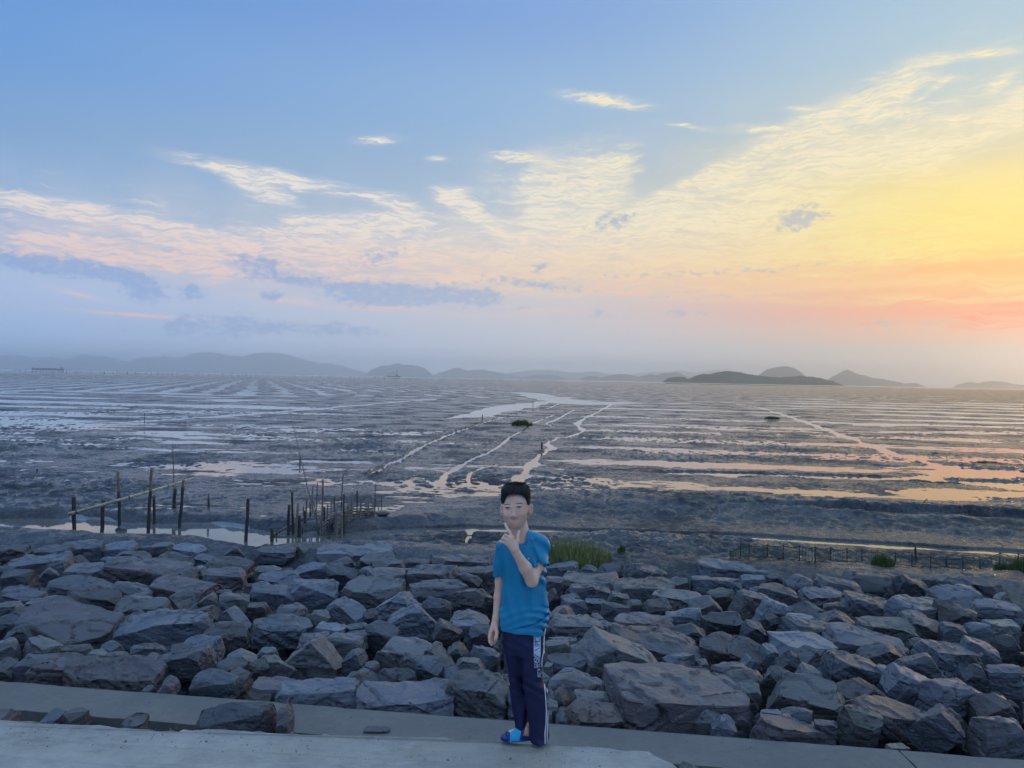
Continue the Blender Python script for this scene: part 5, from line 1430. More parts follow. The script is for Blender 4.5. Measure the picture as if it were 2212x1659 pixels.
root_p = bp(1140, 1607); root_p[2] = Z_DECK
boy = empty('person', tuple(root_p))
tag(boy, 'boy in blue T-shirt and navy track pants, hand on chin, at the deck edge', 'person')
def part(name, V, F, mat, parent=boy, smooth=True):
    return link(name, np_mesh(name, np.asarray(V) - root_p, F, mat, smooth), parent)
def part_t(name, V, F, mat, parent=boy, smooth=True):
    return link(name, fix_tris(np.asarray(V) - root_p, F, name, mat, smooth), parent)

# ---- skin
m_skin, q, b = mat_new('skin')
c = q.n('ShaderNodeNewGeometry').outputs['Position']
n = q.noise(c, 14, 3, 0.5)
q.put(b.inputs['Base Color'], q.mix(q.mapr(n, 0.35, 0.65), (0.92, 0.56, 0.41), (0.95, 0.64, 0.49)))
b.inputs['Roughness'].default_value = 0.48
b.inputs['Subsurface Weight'].default_value = 0.25
b.inputs['Subsurface Radius'].default_value = (0.012, 0.005, 0.003)
b.inputs['Subsurface Scale'].default_value = 0.6
body = SDF(bp(1045, 1615) + [0, -0.24, 0], bp(1200, 1035) + [0, 0.20, 0], 0.0023)
# head
body.ell(bp(1114, 1083, .004), (.073, .090, .084), .01)
body.ell(bp(1112, 1102, -.019), (.0675, .073, .062), .02)
body.ell(bp(1112.5, 1117, -.024), (.057, .058, .050), .02)
body.ell(bp(1112.0, 1129, -.048), (.028, .025, .0215), .022)
body.cone(bp(1096.5, 1090.0, -.079), bp(1120, 1088.5, -.077), .008, .008, .014)
body.ell(bp(1097, 1106.5, -.066), (.019, .016, .013), .02)
body.ell(bp(1124, 1105.5, -.062), (.019, .016, .013), .02)
body.cone(bp(1109.8, 1095, -.086), bp(1108.8, 1106.2, -.099), .0050, .0085, .010)
body.ell(bp(1105.0, 1108.2, -.088), (.0060, .009, .0045), .008)
body.ell(bp(1112.6, 1107.8, -.088), (.0060, .009, .0045), .008)
body.ell(bp(1110.8, 1121.0, -.073), (.022, .010, .012), .018)
# ears
for px, py, dy, sx in ((1146.6, 1100.5, .008, .0135), (1083.6, 1101, .012, .0085)):
    body.ell(bp(px - (4.5 if px > 1100 else -3.5), py, dy + .002), (.012, .018, .022), .006)
    body.ell(bp(px, py, dy), (sx, .020, .029), .006)
    body.ell(bp(px + (1.4 if px > 1100 else -1.2), py - 1, dy - .016), (sx * .62, .012, .018), .003, 's')
    body.ell(bp(px - (1.0 if px > 1100 else -1.0), py + 9.5, dy - .004), (.007, .010, .008), .004)
# neck, torso (under the clothes), legs
body.cone(bp(1119, 1128, .018), bp(1127, 1166, .030), .046, .050, .02)
body.ell(bp(1129, 1200, .035), (.115, .070, .10), .03)
body.ell(bp(1130, 1290, .025), (.105, .068, .17), .03)
body.ell(bp(1131, 1370, .03), (.108, .070, .08), .03)
body.cone(bp(1152, 1385, .005), bp(1152, 1480, -.01), .058, .040, .02)
body.cone(bp(1152, 1480, -.01), bp(1162, 1592, .01), .038, .024, .01)
body.cone(bp(1110, 1385, .04), bp(1114, 1485, .05), .050, .036, .02)
body.cone(bp(1114, 1485, .05), bp(1131, 1582, .055), .034, .026, .01)
# feet
zf = Z_DECK
def floor_pt(px, y, z): 
    return np.array([on_y(px, 1600, y)[0], y, z])
hx = floor_pt(1134, BY + .045, zf + .040); tx = floor_pt(1102, BY + .030, zf + .030)
body.cone(bp(1132, 1580, .055), hx + [0, 0, .012], .026, .026, .015)
body.cone(hx, hx + [.012, .0, -.008], .028, .027, .012)
body.cone(hx + [0, 0, .004], tx, .026, .017, .012)
h2 = floor_pt(1164, BY + .055, zf + .040); t2 = floor_pt(1162, BY - .005, zf + .030)
body.cone(bp(1162, 1585, .01), h2, .025, .026, .01); body.cone(h2, t2, .027, .020, .012)
# right arm (left in the photo), hanging
body.cone(bp(1090, 1192, .045), bp(1080, 1240, .054), .032, .0245, .02)
body.cone(bp(1080, 1240, .054), bp(1079.0, 1262, .052), .0245, .0245, .02)
body.cone(bp(1079.0, 1262, .052), bp(1076.5, 1294, .045), .0245, .0240, .012)
body.cone(bp(1076.5, 1294, .045), bp(1071.5, 1338, .020), .0250, .0185, .012)
body.cone(bp(1071.5, 1338, .020), bp(1068.5, 1352, .010), .0185, .019, .012)
# right hand: palm, four fingers and thumb
W_ = bp(1069, 1350, .012)
kn = [bp(1059.8, 1363.5, -.012), bp(1063.2, 1365.5, .004), bp(1067, 1366.5, .018), bp(1070.5, 1366, .030)]
for kx in kn: body.cone(W_, kx, .015, .0105, .010)
fing = [([bp(1057.6, 1373.5, -.026), bp(1058.6, 1382.5, -.030), bp(1062.2, 1389.5, -.022)], .0088),
        ([bp(1061.0, 1377.0, -.010), bp(1063.2, 1386.5, -.012), bp(1067.4, 1388.8, -.004)], .0088),
        ([bp(1065.4, 1377.5, .006), bp(1068.6, 1385.2, .002), bp(1072.0, 1384.6, .008)], .0083),
        ([bp(1070.4, 1375.2, .022), bp(1073.2, 1381.0, .016), bp(1075.0, 1378.4, .014)], .0074)]
for (p1, p2, p3), r_ in fing:
    k0 = kn[[f[0][0] is p1 for f in fing].index(True)]
    body.cone(k0, p1, r_ * 1.1, r_, .004); body.cone(p1, p2, r_, r_ * .93, .0015); body.cone(p2, p3, r_ * .93, r_ * .84, .0015)
body.cone(bp(1070.5, 1353, .0), bp(1073.4, 1362.5, -.022), .0125, .0105, .008)
body.cone(bp(1073.4, 1362.5, -.022), bp(1072.6, 1370.5, -.034), .0100, .0090, .003)
body.cone(bp(1072.6, 1370.5, -.034), bp(1070.6, 1375.0, -.038), .0088, .0075, .002)
# left arm (right in the photo), raised to the chin
body.cone(bp(1165, 1186, .018), bp(1159, 1222, -.030), .034, .032, .02)
body.cone(bp(1159, 1222, -.030), bp(1148, 1247, -.078), .032, .031, .012)
body.cone(bp(1148.5, 1247, -.078), bp(1134, 1216, -.105), .0315, .0330, .012)
body.cone(bp(1134, 1216, -.105), bp(1115.5, 1183, -.135), .0325, .0215, .012)
body.cone(bp(1115.5, 1183, -.135), bp(1111.5, 1174, -.140), .0212, .0215, .010)
W2 = bp(1111, 1173.5, -.140)
kl = [bp(1106.2, 1150.5, -.138), bp(1100.8, 1150.5, -.146), bp(1096.0, 1154.5, -.148), bp(1092.8, 1159.5, -.145)]
for kx, r_ in zip(kl, (.0115, .0115, .011, .010)): body.cone(W2, kx, .018, r_, .010)
fl = [([bp(1099.6, 1138.0, -.130), bp(1094.6, 1129.6, -.112), bp(1091.4, 1123.5, -.098)], .0085),
      ([bp(1092.4, 1144.0, -.146), bp(1090.0, 1147.8, -.126), bp(1095.0, 1150.0, -.116)], .0087),
      ([bp(1087.6, 1150.2, -.146), bp(1085.8, 1154.2, -.126), bp(1091.2, 1156.4, -.118)], .0083),
      ([bp(1083.8, 1158.4, -.142), bp(1081.2, 1159.8, -.124), bp(1085.5, 1162.6, -.116)], .0072)]
for i, ((p1, p2, p3), r_) in enumerate(fl):
    body.cone(kl[i], p1, r_ * 1.15, r_, .004); body.cone(p1, p2, r_, r_ * .92, .0015); body.cone(p2, p3, r_ * .92, r_ * .82, .0015)
body.cone(bp(1113.5, 1168, -.138), bp(1117.2, 1158.5, -.132), .0145, .0118, .008)
body.cone(bp(1117.2, 1158.5, -.132), bp(1118.2, 1148.5, -.122), .0110, .0094, .003)
body.cone(bp(1118.2, 1148.5, -.122), bp(1120.8, 1139.5, -.110), .0092, .0076, .002)
V, F = body.mesh()
body_o = part('body', V, F, m_skin)
print('BODY', len(V))
# face details
m_eyew = simple('eye_white', (0.42, 0.38, 0.36), 0.25); m_iris = simple('iris', (0.018, 0.012, 0.010), 0.12, 0.8)
m_brow = simple('eyelid_line', (0.05, 0.032, 0.028), 0.7); m_brow2 = simple('eyebrow_hair', (0.19, 0.125, 0.10), 0.8); m_lip = simple('lip', (0.76, 0.40, 0.34), 0.4); m_mouth = simple('mouth_line', (0.20, 0.07, 0.065), 0.5)
m_teeth = simple('teeth', (0.68, 0.66, 0.62), 0.3)
bvh_body = BVHTree.FromPolygons([tuple(v) for v in V], [tuple(f) for f in F])
def front(px, py, bvh, off=0.0008, dy0=-0.5):
    "point on the front surface of a mesh, seen from the camera side"
    o0 = np.array([0, 0, EYE]); d = ray(px, py); st = o0 + d * (BY + dy0)
    hit = bvh.ray_cast(Vector(st), Vector(d / np.linalg.norm(d)), 1.2)
    if hit[0] is None: return None
    return np.array(hit[0]) - d / np.linalg.norm(d) * off
def patch(name, outline_fn, nu, nv, bvh, mat, off, parent, depth_extra=0.0):
    "thin raised patch lying on a surface; outline_fn(u,v) -> measured point"
    P_ = []
    for i in range(nu):
        for j in range(nv):
            p = front(*outline_fn(i / (nu - 1), j / (nv - 1)), bvh, off)
            P_.append(p)
    ok = [p for p in P_ if p is not None]
    if not ok: return None
    last = ok[0]
    for i, p in enumerate(P_):
        if p is None: P_[i] = last
        else: last = p
    return part(name, np.array(P_), grid_faces(nu, nv), mat, parent)
def lens(cx, cy, hw, up, lo, slant=0.0, arch=0.0):
    def f(u, v):
        t = u * 2 - 1; w = max(0, 1 - t * t) ** 0.6
        return cx + t * hw, cy + slant * t + arch * (t * t) - up * w + (up + lo) * w * v
    return f
for k, (ex, ey, hw) in enumerate(((1096.4, 1097.0, 5.4), (1121.3, 1095.4, 5.8))):
    eo = patch('eye', lens(ex, ey, hw, 1.55, 1.05, (-.25 if k else .3)), 15, 6, bvh_body, m_eyew, .0012, boy)
    patch('iris', lens(ex + (-.1 if k == 0 else -.3), ey, 3.1, 1.5, 1.05), 9, 5, bvh_body, m_iris, .0022, eo)
    patch('upper_eyelid', lens(ex, ey - 1.35, hw + .7, .6, .5, (-.3 if k else .4), .9), 15, 3, bvh_body, m_brow, .0026, eo)
patch('eyebrow', lens(1095.4, 1089.6, 8.0, 1.2, .7, .3, 1.1), 15, 4, bvh_body, m_brow2, .0012, boy)
patch('eyebrow', lens(1121.8, 1087.4, 9.0, 1.3, .7, -.3, 1.4), 15, 4, bvh_body, m_brow2, .0012, boy)
lp = patch('lips', lens(1110.8, 1121.2, 8.6, 1.5, 2.9, -.5, -1.0), 17, 7, bvh_body, m_lip, .0012, boy)
patch('teeth', lens(1110.8, 1121.2, 6.2, .55, .65, -.4, -.8), 13, 4, bvh_body, m_teeth, .0022, lp)
patch('mouth_line', lens(1110.8, 1120.5, 9.8, .35, .3, -.5, -1.2), 17, 3, bvh_body, m_mouth, .0026, lp)

# ---- hair: thick shell on the skull with cropped sides, and short locks standing up
m_hair, q, b = mat_new('black_hair')
c = q.n('ShaderNodeTexCoord').outputs['Object']
n = q.noise(q.mapping(c, scale=(3, 3, 1)), 60, 3, 0.6)
q.put(b.inputs['Base Color'], q.mix(n, (0.006, 0.006, 0.008), (0.028, 0.026, 0.028)))
b.inputs['Roughness'].default_value = 0.6
b.inputs['Specular IOR Level'].default_value = 0.3
hs = SDF(bp(1070, 1135) + [0, -.13, 0], bp(1158, 1030) + [0, .14, 0], 0.0022)
hs.ell(bp(1113.8, 1079.5, .006), (.0805, .0985, .0905), .01)
hs.ell(bp(1112, 1061, -.030), (.062, .058, .040), .02)
hs.ell(bp(1098.5, 1061, -.01), (.036, .064, .040), .02)
hs.ell(bp(1130.5, 1062, -.01), (.036, .064, .040), .02)
X, Y, Z = hs.grid()
hc = bp(1113, 1083, 0)
hx_, hy_, hz_ = X - hc[0], Y - hc[1], Z - hc[2]
# hairline: high over the forehead, down to the ears at the sides, low at the nape
zl = np.where(hy_ < 0, bp(1113, 1071.5)[2] - hc[2], 0) 
front_k = sstep(-hy_, 0.030, 0.062)
side_k = sstep(np.abs(hx_ + .001), 0.060, 0.069)
zline = (1 - front_k) * (-0.048 - 0.02 * sstep(hy_, 0.0, 0.06)) + front_k * ((1 - side_k) * (0.051 - 0.05 * (np.abs(hx_) / .07) ** 4) + side_k * (-.012))
zline = zline + 0.003 * vn3(np.stack([X, Y, Z], -1) * 90, 3)
hs.F = np.maximum(hs.F, zline - hz_)
hs.F = hs.F + 0.0035 * fbm3(np.stack([X * 90, Y * 90, Z * 30], -1), 2, 6)
# trimmed closer at the sides
sidecut = 0.006 * sstep(0.02 - hz_, 0, 0.05)
hs.F = hs.F + sidecut
V, F = hs.mesh()
hair = part('hair', V, F, m_hair)
hb = BVHTree.FromPolygons([tuple(v) for v in V], [tuple(f) for f in F])
lv, lf = [], []
lr = random.Random(3)
for i in range(2600):
    a = lr.uniform(0, 6.28); e = math.acos(1 - lr.random() * 0.62)
    d_ = np.array([math.sin(e) * math.cos(a), math.sin(e) * math.sin(a), math.cos(e)])
    c0 = bp(1113.5, 1078, .0)
    h_ = hb.ray_cast(Vector(c0 + d_ * .3), Vector(-d_), .3)
    if h_[0] is None: continue
    p = np.array(h_[0]) - d_ * .004
    L_ = lr.uniform(.007, .014) * (1.25 if e < .6 else .8)
    g_ = d_ * 1.0 + np.array([lr.uniform(-.35, .35) - .25, lr.uniform(-.35, .35) - .35, .25])
    g_ /= np.linalg.norm(g_)
    s_ = np.cross(g_, [0.2, 1, 0.1]); s_ /= np.linalg.norm(s_); w_ = lr.uniform(.0006, .0012)
    i0 = len(lv)
    lv += [p - s_ * w_, p + s_ * w_, p + g_ * L_ * .6 + s_ * w_ * .5 + [0, 0, .001], p + g_ * L_ * .6 - s_ * w_ * .5, p + g_ * L_ + np.array([-.002, -.001, .0])]
    lf += [(i0, i0 + 1, i0 + 2, i0 + 3), (i0 + 3, i0 + 2, i0 + 4, i0 + 4)]
part_t('hair_locks', np.array(lv), lf, m_hair, hair, False)

# ---- T-shirt
def cloth_mat(name, c1, c2, rough, bump=0.0012, sheen=0.0, sc=500):
    m, q, b = mat_new(name)
    c = q.n('ShaderNodeTexCoord').outputs['Object']
    n = q.noise(c, 9, 3, 0.5); w = q.noise(c, sc, 2, 0.5)
    q.put(b.inputs['Base Color'], q.mix(q.mapr(n, .3, .7), c1, c2))
    b.inputs['Roughness'].default_value = rough; b.inputs['Sheen Weight'].default_value = sheen
    bn = q.n('ShaderNodeBump'); bn.inputs['Distance'].default_value = bump; bn.inputs['Strength'].default_value = .6
    q.put(bn.inputs['Height'], w); q.put(b.inputs['Normal'], bn.outputs[0])
    return m
m_shirt = cloth_mat('blue_jersey', (0.003, 0.245, 0.45), (0.004, 0.29, 0.52), 0.42, 0.0006)
m_seam = simple('shirt_seam', (0.004, 0.075, 0.19), 0.6)
m_pants = cloth_mat('navy_jersey', (0.005, 0.009, 0.055), (0.007, 0.012, 0.075), 0.6)
m_white = simple('white_print', (0.60, 0.68, 0.86), 0.5)
m_stripe = simple('white_stripe', (0.84, 0.85, 0.9), 0.6)
m_plum = simple('plum_panel', (0.030, 0.018, 0.052), 0.6)
m_greyb = simple('faded_print', (0.17, 0.23, 0.38), 0.6)
sh = SDF(bp(1062, 1372) + [0, -.16, 0], bp(1197, 1138) + [0, .17, 0], 0.0022)
rows_ = [(1376, 1132.5, 50.5, .020, .098), (1352, 1132, 51.0, .018, .098), (1330, 1134, 54.5, .016, .098), (1318, 1133.5, 53.5, .016, .096), (1300, 1132.5, 50.0, .018, .090), (1262, 1130.5, 45.5, .022, .084), (1225, 1129, 46.0, .026, .082), (1195, 1128.5, 46, .030, .080), (1178, 1128, 42, .032, .070), (1166, 1128, 30, .033, .055)]
sh.column([bp(1130, r_[0])[2] for r_ in rows_], [bp(r_[1], 1270)[0] for r_ in rows_], [r_[2] * M1 for r_ in rows_], [BY + r_[3] for r_ in rows_], [r_[4] for r_ in rows_], .01)
sh.cone(bp(1126, 1162, .032), bp(1092, 1183, .040), .046, .042, .025)
sh.cone(bp(1130, 1162, .030), bp(1165, 1178, .016), .048, .048, .025)
slv = []
X, Y, Z = sh.grid()
def half(n, p): n = np.array(n, float); n /= np.linalg.norm(n); return (X - p[0]) * n[0] + (Y - p[1]) * n[1] + (Z - p[2]) * n[2]
for cones, pl in (([(bp(1088, 1186, .040), bp(1082.5, 1222, .046), .0435, .0405), (bp(1082.5, 1222, .046), bp(1081.5, 1262, .050), .0405, .0370)], half((-0.02, 0, -1), bp(1081, 1249.5))),
              ([(bp(1166, 1180, .015), bp(1167, 1210, -.012), .050, .051), (bp(1167, 1210, -.012), bp(1164, 1250, -.050), .051, .056)], half((0.40, -.50, -1), bp(1165, 1228)))):
    s2 = SDF(sh.lo, sh.lo + sh.h * (sh.n - 1.5), sh.h)
    for c_ in cones: s2.cone(*c_, .015)
    slv.append((np.maximum(s2.F, pl), s2.F + .0065))
torso_d = sh.F.copy()
for f_, _c in slv:
    hh_ = np.maximum(.016 - np.abs(sh.F - f_), 0) / .016
    sh.F = np.minimum(sh.F, f_) - hh_ * hh_ * .016 * .25
X, Y, Z = sh.grid(); Pg = np.stack([X, Y, Z], -1)
cx_ = bp(1130, 1270); 
xr, zr = (X - cx_[0]), (Z - cx_[2])
# folds: long vertical pulls, diagonal pulls from the shoulder, rolls above the hem
wv = np.sin(xr * 95 + 2.2 * vn3(Pg * 7, 2) + zr * 9)
fold = 0.0055 * wv * sstep(-zr, -0.22, -0.02) * (1 - sstep(-zr, 0.09, 0.16))
dg = np.sin((xr * 0.75 + zr * 0.65) * 120 + 3 * vn3(Pg * 9, 5)) * sstep(xr, 0.03, 0.08) * sstep(zr, -0.02, 0.1)
ro = np.sin((zr + 0.35 * xr * xr / .12 - .18 * xr) * 150 + 2.5 * vn3(Pg * 6, 8)) * sstep(-zr, 0.06, 0.13) * (1 - sstep(-zr, .2, .235))
ro2 = np.exp(-((zr + .192 - .22 * xr - 1.8 * xr * xr) / .006) ** 2) * sstep(xr, -0.06, 0.02)
sh.F = sh.F + fold + 0.0065 * dg + 0.0030 * ro * (0.4 + sstep(xr, -.02, .1)) + 0.009 * ro2 + 0.0035 * fbm3(Pg * np.array([20, 20, 11]), 3, 12)
# openings: hem, sleeves, neck
hemz = half((-0.085, 0, -1), bp(1132, 1362.5)) - 0.012 * (((xr) / .13) ** 2 - .3) + .002 * np.sin(xr * 60)
neck_c = bp(1120, 1147, -.0)
nk = 0.054 - np.sqrt((X - neck_c[0] - .35 * (neck_c[2] - Z)) ** 2 + (Y - BY - .016) ** 2 + (0.62 * np.minimum(0, Z - neck_c[2] + .035)) ** 2)
neck_ring = []
for k_ in range(40):
    a_ = 2 * math.pi * k_ / 40; zc_ = neck_c[2]
    best = None
    for zz in np.arange(bp(1130, 1186)[2], bp(1130, 1138)[2], .0015):
        rr_ = math.sqrt(max(.054 ** 2 - (0.62 * min(0, zz - zc_ + .035)) ** 2, 1e-6))
        p_ = np.array([neck_c[0] + .35 * (zc_ - zz) + rr_ * math.cos(a_), BY + .016 + rr_ * math.sin(a_), zz])
        i_ = tuple(np.clip(np.round((p_ - sh.lo) / sh.h).astype(int), 0, sh.n - 1))
        if sh.F[i_] < 0: best = p_
    if best is not None: neck_ring.append(best)
F_ = np.maximum(np.maximum(sh.F, hemz), nk)
for (f_, car), zt in zip(slv, (1246, 1205)):
    F_ = np.maximum(F_, np.where((Z < bp(1130, zt)[2]) & (torso_d > .012), -car, -1))
sh.F = F_.astype(np.float32)
V, F = sh.mesh()
# drop specks left by the cuts
def keep_big(V, F, mn=400):
    par = np.arange(len(V))
    for _ in range(60):
        m_ = np.minimum.reduce([par[F[:, i]] for i in range(F.shape[1])])
        new = par.copy()
        for i in range(F.shape[1]): np.minimum.at(new, F[:, i], m_)
        new = new[new]
        if (new == par).all(): break
        par = new
    u, inv_, ct = np.unique(par, return_inverse=True, return_counts=True)
    ok = ct[inv_] >= mn
    F = F[ok[F].all(1)]
    us = np.unique(F); mp = np.full(len(V), -1); mp[us] = np.arange(len(us))
    return V[us], mp[F]
V, F = keep_big(V, F)
shirt = part('t_shirt', V, F, m_shirt)
nr_ = np.array(neck_ring)
for _ in range(4): nr_ = (np.roll(nr_, 1, 0) + nr_ * 2 + np.roll(nr_, -1, 0)) / 4
Vn_, Fn_ = tube(np.vstack([nr_, nr_[:2]]) + [0, 0, .001], .0048, 8, False)
part('neckband', Vn_, Fn_, m_shirt, shirt)
bsh = BVHTree.FromPolygons([tuple(v) for v in V], [tuple(f) for f in F])
def seam(pts, w, bvh, mat, parent, name='seam', off=.001, n=22):
    pts = np.array(pts, float)
    d = np.r_[0, np.cumsum(np.hypot(*np.diff(pts, axis=0).T))]; d /= d[-1]
    def f(u, v):
        x, y = np.interp(u, d, pts[:, 0]), np.interp(u, d, pts[:, 1])
        x2, y2 = np.interp(min(u + .02, 1), d, pts[:, 0]), np.interp(min(u + .02, 1), d, pts[:, 1])
        if u >= .99: x2, y2 = x + (pts[-1, 0] - pts[-2, 0]), y + (pts[-1, 1] - pts[-2, 1])
        tx_, ty_ = x2 - x, y2 - y; L_ = math.hypot(tx_, ty_) + 1e-9
        wv_ = np.interp(u, [0, 1], w) if hasattr(w, '__len__') else w
        return x - ty_ / L_ * (v - .5) * wv_, y + tx_ / L_ * (v - .5) * wv_
    return patch(name, f, n, 3, bvh, mat, off, parent)
seam([(1144, 1163), (1149, 1172), (1154, 1182), (1157, 1190)], .9, bsh, m_seam, shirt)
seam([(1088, 1173), (1083, 1180), (1078, 1186), (1073, 1189)], .9, bsh, m_seam, shirt)
seam([(1084, 1361.5), (1100, 1361), (1120, 1356), (1140, 1351), (1160, 1349.5), (1180, 1351)], .7, bsh, m_seam, shirt)
seam([(1074.5, 1245), (1087, 1245.5)], .7, bsh, m_seam, shirt)

# ---- track pants
pt = SDF(bp(1070, 1618) + [0, -.15, 0], bp(1196, 1340) + [0, .18, 0], 0.0028)
def legcol(rows2, k=.012):
    rows2 = rows2[::-1] if rows2[0][0] < rows2[-1][0] else rows2
    zs = [bp(1130, r_[0])[2] for r_ in rows2]
    pt.column(zs, [bp((r_[1] + r_[2]) / 2, r_[0])[0] for r_ in rows2], [(r_[2] - r_[1]) / 2 * M1 for r_ in rows2], [BY + r_[3] for r_ in rows2], [r_[4] for r_ in rows2], k, 2.1)
legcol([(1350, 1082, 1182, .02, .085), (1372, 1082, 1181.5, .02, .088), (1392, 1084, 1179, .015, .088), (1410, 1087, 1177, .01, .080)])
# left leg of the boy (right in the photo)
legcol([(1385, 1124, 1178, .0, .082), (1405, 1124, 1176.5, -.005, .08), (1425, 1124.5, 1174, -.01, .076), (1443, 1126, 1170.5, -.014, .070), (1462, 1129, 1172, -.016, .066), (1474, 1130, 1178, -.014, .066), (1489, 1132, 1184, -.008, .066), (1510, 1135, 1184.5, -.002, .064), (1535, 1138, 1184.5, .004, .062), (1570, 1141, 1184.3, .008, .060), (1600, 1142.5, 1184, .008, .060), (1614, 1143, 1184, .008, .060)])
# right leg (left in the photo), a little behind
legcol([(1385, 1084, 1132, .03, .078), (1410, 1086, 1130, .036, .072), (1435, 1090, 1130, .042, .066), (1463, 1096.5, 1132, .05, .060), (1488, 1097, 1136, .055, .058), (1510, 1101, 1139, .06, .056), (1540, 1106, 1142, .066, .054), (1570, 1110, 1143, .068, .054), (1596, 1112.5, 1144, .066, .052)])
X, Y, Z = pt.grid(); Pg = np.stack([X, Y, Z], -1)
xr, zr = X - bp(1140, 1480)[0], Z - bp(1140, 1480)[2]
kn_ = np.exp(-((zr) / .06) ** 2) + .7 * sstep(-zr, .2, .3) + .4 * sstep(zr, .15, .25)
pt.F = pt.F + (0.0035 * np.sin((zr + .5 * xr) * 105 + 3 * vn3(Pg * 8, 3)) * kn_ + 0.0028 * np.sin(xr * 80 + 2.5 * vn3(Pg * 5, 4)) + 0.004 * fbm3(Pg * np.array([14, 14, 8]), 3, 31)).astype(np.float32)
def halfp(n, p): n = np.array(n, float); n /= np.linalg.norm(n); return (X - p[0]) * n[0] + (Y - p[1]) * n[1] + (Z - p[2]) * n[2]
hem_r = Z_DECK + .006 - Z
hem_l = halfp((0.35, 0, -1), bp(1126, 1588.5))
islft = (X < bp(1141.5, 1590)[0]) & (Z < bp(1130, 1560)[2]) & (Y > BY - .03)
inner = pt.F + .006
Fp = np.where(Z < bp(1130, 1560)[2], np.maximum(pt.F, -inner), pt.F)
Fp = np.maximum(Fp, hem_r)
Fp = np.where(islft, np.maximum(Fp, hem_l), Fp)
pt.F = Fp.astype(np.float32)
V, F = keep_big(*pt.mesh())
pants = part('track_pants', V, F, m_pants)
bpt = BVHTree.FromPolygons([tuple(v) for v in V], [tuple(f) for f in F])
# printed panel, plum stripe, white stripes: lines measured on the leg
def Q(X, Y): return (2070 + X * .1326) * .5486, (2460 + Y * .1326) * .5486
seam([Q(490, 110), Q(497, 350), Q(485, 560), Q(480, 800), Q(462, 1000), Q(440, 1200), Q(445, 1450), Q(500, 1640)], (4.2, 3.0), bpt, m_plum, pants, 'plum_stripe', .0012, 40)
seam([Q(345, 60), Q(347, 330), Q(343, 620), Q(345, 850)], 15.5, bpt, m_greyb, pants, 'faded_print_panel', .0014, 20)
pp = patch('white_print_panel', lambda u, v: (Q(240, 0)[0] + (Q(440, 0)[0] - Q(240, 0)[0]) * v, (Q(0, 300)[1] + (Q(0, 350)[1] - Q(0, 300)[1]) * v) * (1 - u) + (Q(0, 850)[1] + (Q(0, 950)[1] - Q(0, 850)[1]) * v) * u), 24, 7, bpt, m_white, .0022, pants)
for xs_ in ([Q(585, 70), Q(590, 160), Q(560, 260), Q(545, 450), Q(542, 700), Q(520, 850), Q(492, 1000), Q(478, 1180), Q(492, 1300), Q(480, 1430), Q(520, 1560), Q(552, 1650)],
            [Q(632, 110), Q(630, 250), Q(610, 450), Q(575, 680), Q(545, 850)]):
    seam(xs_, 1.9, bpt, m_stripe, pants, 'side_stripe', .0018, 46)
def S3(X, Y): return 1014.9 + .1487 * X, 1398.9 + .1487 * Y
seam([S3(1075, 440), S3(1088, 560), S3(1100, 700), S3(1112, 900), S3(1108, 1100), S3(1092, 1250), S3(1095, 1395)], 2.0, bpt, m_stripe, pants, 'side_stripe', .0018, 40)
seam([S3(1095, 480), S3(1120, 580), S3(1134, 720), S3(1136, 900), S3(1132, 1100), S3(1124, 1250), S3(1125, 1395)], 1.7, bpt, m_stripe, pants, 'side_stripe', .0018, 40)
seam([S3(490, 60), S3(515, 180), S3(545, 300), S3(560, 420), S3(562, 560), S3(590, 740), S3(618, 960), S3(640, 1140)], .8, bpt, m_greyb, pants, 'piping', .0018, 40)

def lettering(text, fn, mat, parent, bvh, name, off=.0022, shear=0.18):
    "flat letters laid on a surface; fn maps (0..1 along, 0..1 across) to a measured point"
    cu = bpy.data.curves.new('letters', 'FONT'); cu.body = text; cu.resolution_u = 2; cu.shear = shear; cu.offset = 0.016
    ob = bpy.data.objects.new('letters', cu); COL.objects.link(ob)
    dg_ = bpy.context.evaluated_depsgraph_get(); dg_.update()
    me = bpy.data.meshes.new_from_object(ob.evaluated_get(dg_))
    bpy.data.objects.remove(ob); bpy.data.curves.remove(cu)
    bm = bmesh.new(); bm.from_mesh(me); bmesh.ops.triangulate(bm, faces=bm.faces[:])
    W0 = max(v.co.x for v in bm.verts); x0 = min(v.co.x for v in bm.verts); H0 = max(v.co.y for v in bm.verts); y0 = min(v.co.y for v in bm.verts)
    bad = []
    for v in bm.verts:
        p = front(*fn((v.co.x - x0) / (W0 - x0), (v.co.y - y0) / (H0 - y0)), bvh, off)
        if p is None: bad.append(v); continue
        v.co = Vector(p - root_p)
    bmesh.ops.delete(bm, geom=bad, context='VERTS')
    m2 = bpy.data.meshes.new(name); bm.to_mesh(m2); bm.free(); m2.materials.append(mat)
    bpy.data.meshes.remove(me)
    return link(name, m2, parent)
def along(a, b_, wdt):
    a = np.array(a); b_ = np.array(b_); d = b_ - a; n_ = np.array([-d[1], d[0]]) / np.hypot(*d)
    return lambda u, v: tuple(a + d * u - n_ * wdt * v)
lettering('PEPCO KIDS', along(Q(335, 905), Q(352, 1560), 6.6), m_white, pants, bpt, 'print_lettering', .0024)
lettering('SPORTS', along(Q(232, 862), Q(255, 1290), 7.0), m_white, pants, bpt, 'print_lettering', .0024)
lettering('CHIN', along(Q(256, 345), Q(258, 800), 12.6), m_greyb, pp, bpt, 'print_lettering', .0030)
lettering('B', along((1140.2, 1203.0 + 1.8), (1144.2, 1203.0 + 1.8), -3.6), m_stripe, shirt, bsh, 'chest_logo', .0015, 0)

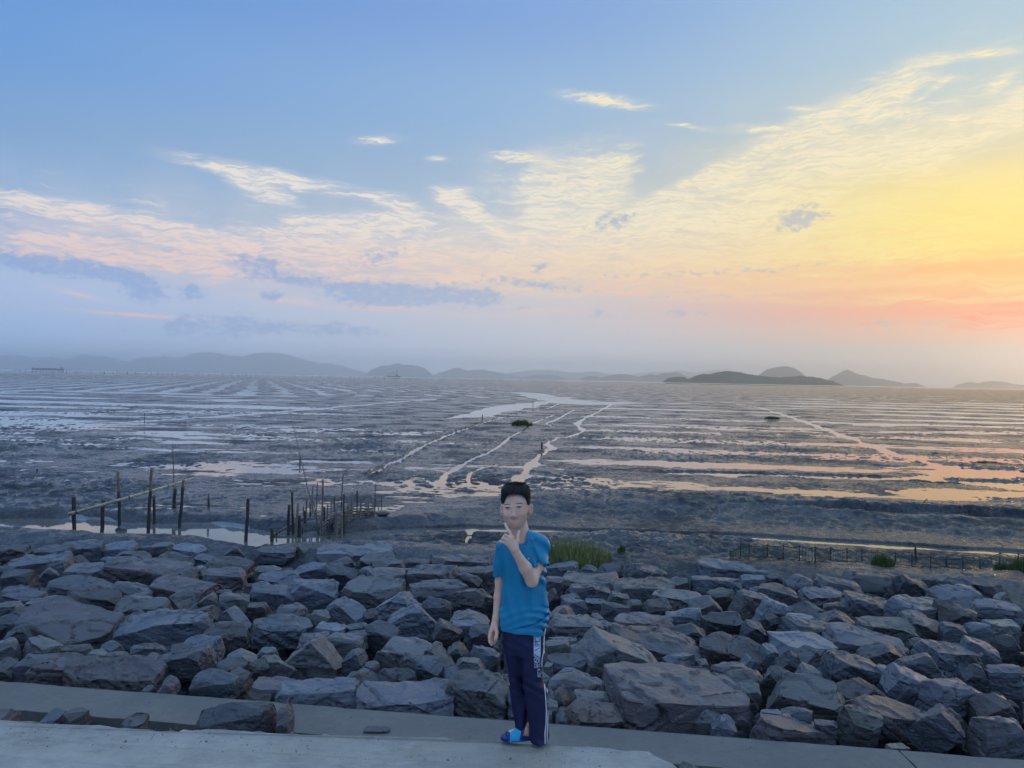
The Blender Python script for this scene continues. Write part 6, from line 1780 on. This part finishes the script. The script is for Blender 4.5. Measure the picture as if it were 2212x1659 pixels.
# ---- slippers
m_sole = simple('slipper_sole', (0.010, 0.030, 0.20), 0.5); m_strap = simple('slipper_strap', (0.02, 0.42, 0.72), 0.4)
def slipper(heel, toe, nm):
    s_ = SDF(np.minimum(heel, toe) - .07, np.maximum(heel, toe) + .08, .0022)
    d = toe - heel; d[2] = 0; L_ = np.linalg.norm(d); d /= L_; n_ = np.array([-d[1], d[0], 0])
    zb = Z_DECK
    X, Y, Z = s_.grid(); u = (X - heel[0]) * d[0] + (Y - heel[1]) * d[1]; v = (X - heel[0]) * n_[0] + (Y - heel[1]) * n_[1]
    wd = .032 + .008 * np.sin(np.clip(u / L_, 0, 1) * 2.4)
    cu_ = np.clip(u, 0, L_); pl = np.hypot((u - cu_) * 1.0, v) - wd
    s_.F = np.maximum(pl, np.abs(Z - zb - .011) - .0105).astype(np.float32)
    V, F = s_.mesh(); o_ = part(nm, V, F, m_sole)
    V = []; nu, nv2 = 16, 22
    for i in range(nu):
        t = .42 + .60 * i / (nu - 1)
        for j in range(nv2):
            a = math.pi * j / (nv2 - 1)
            ww = .043; hh = .068 - .038 * (i / (nu - 1))
            uu = t * L_ + .014 * math.cos(a) * 0
            V.append(heel * [1, 1, 0] + d * (uu - .02 * math.sin(a) * (1 - i / (nu - 1))) + n_ * ww * math.cos(a) + np.array([0, 0, zb + .008 + hh * math.sin(a)]))
    V = np.array(V)
    part('strap', V, grid_faces(nu, nv2), m_strap, o_)
    V2 = V.reshape(nu, nv2, 3)[-3:].copy(); V2[..., 2] += .0018; V2 += d * .0015
    part('toe_band', V2.reshape(-1, 3), grid_faces(3, nv2), m_sole, o_)
    V2 = V.reshape(nu, nv2, 3)[:4].copy(); V2[..., 2] += .0022; V2 -= d * .002
    part('ankle_band', V2.reshape(-1, 3), grid_faces(4, nv2), m_sole, o_)
    return o_
slipper(hx * [1, 1, 0] + [.022, 0, Z_DECK], tx * [1, 1, 0] + [-.014, -.004, Z_DECK], 'slipper')
slipper(h2 * [1, 1, 0] + [0, .022, Z_DECK], t2 * [1, 1, 0] + [-.002, .016, Z_DECK], 'slipper')
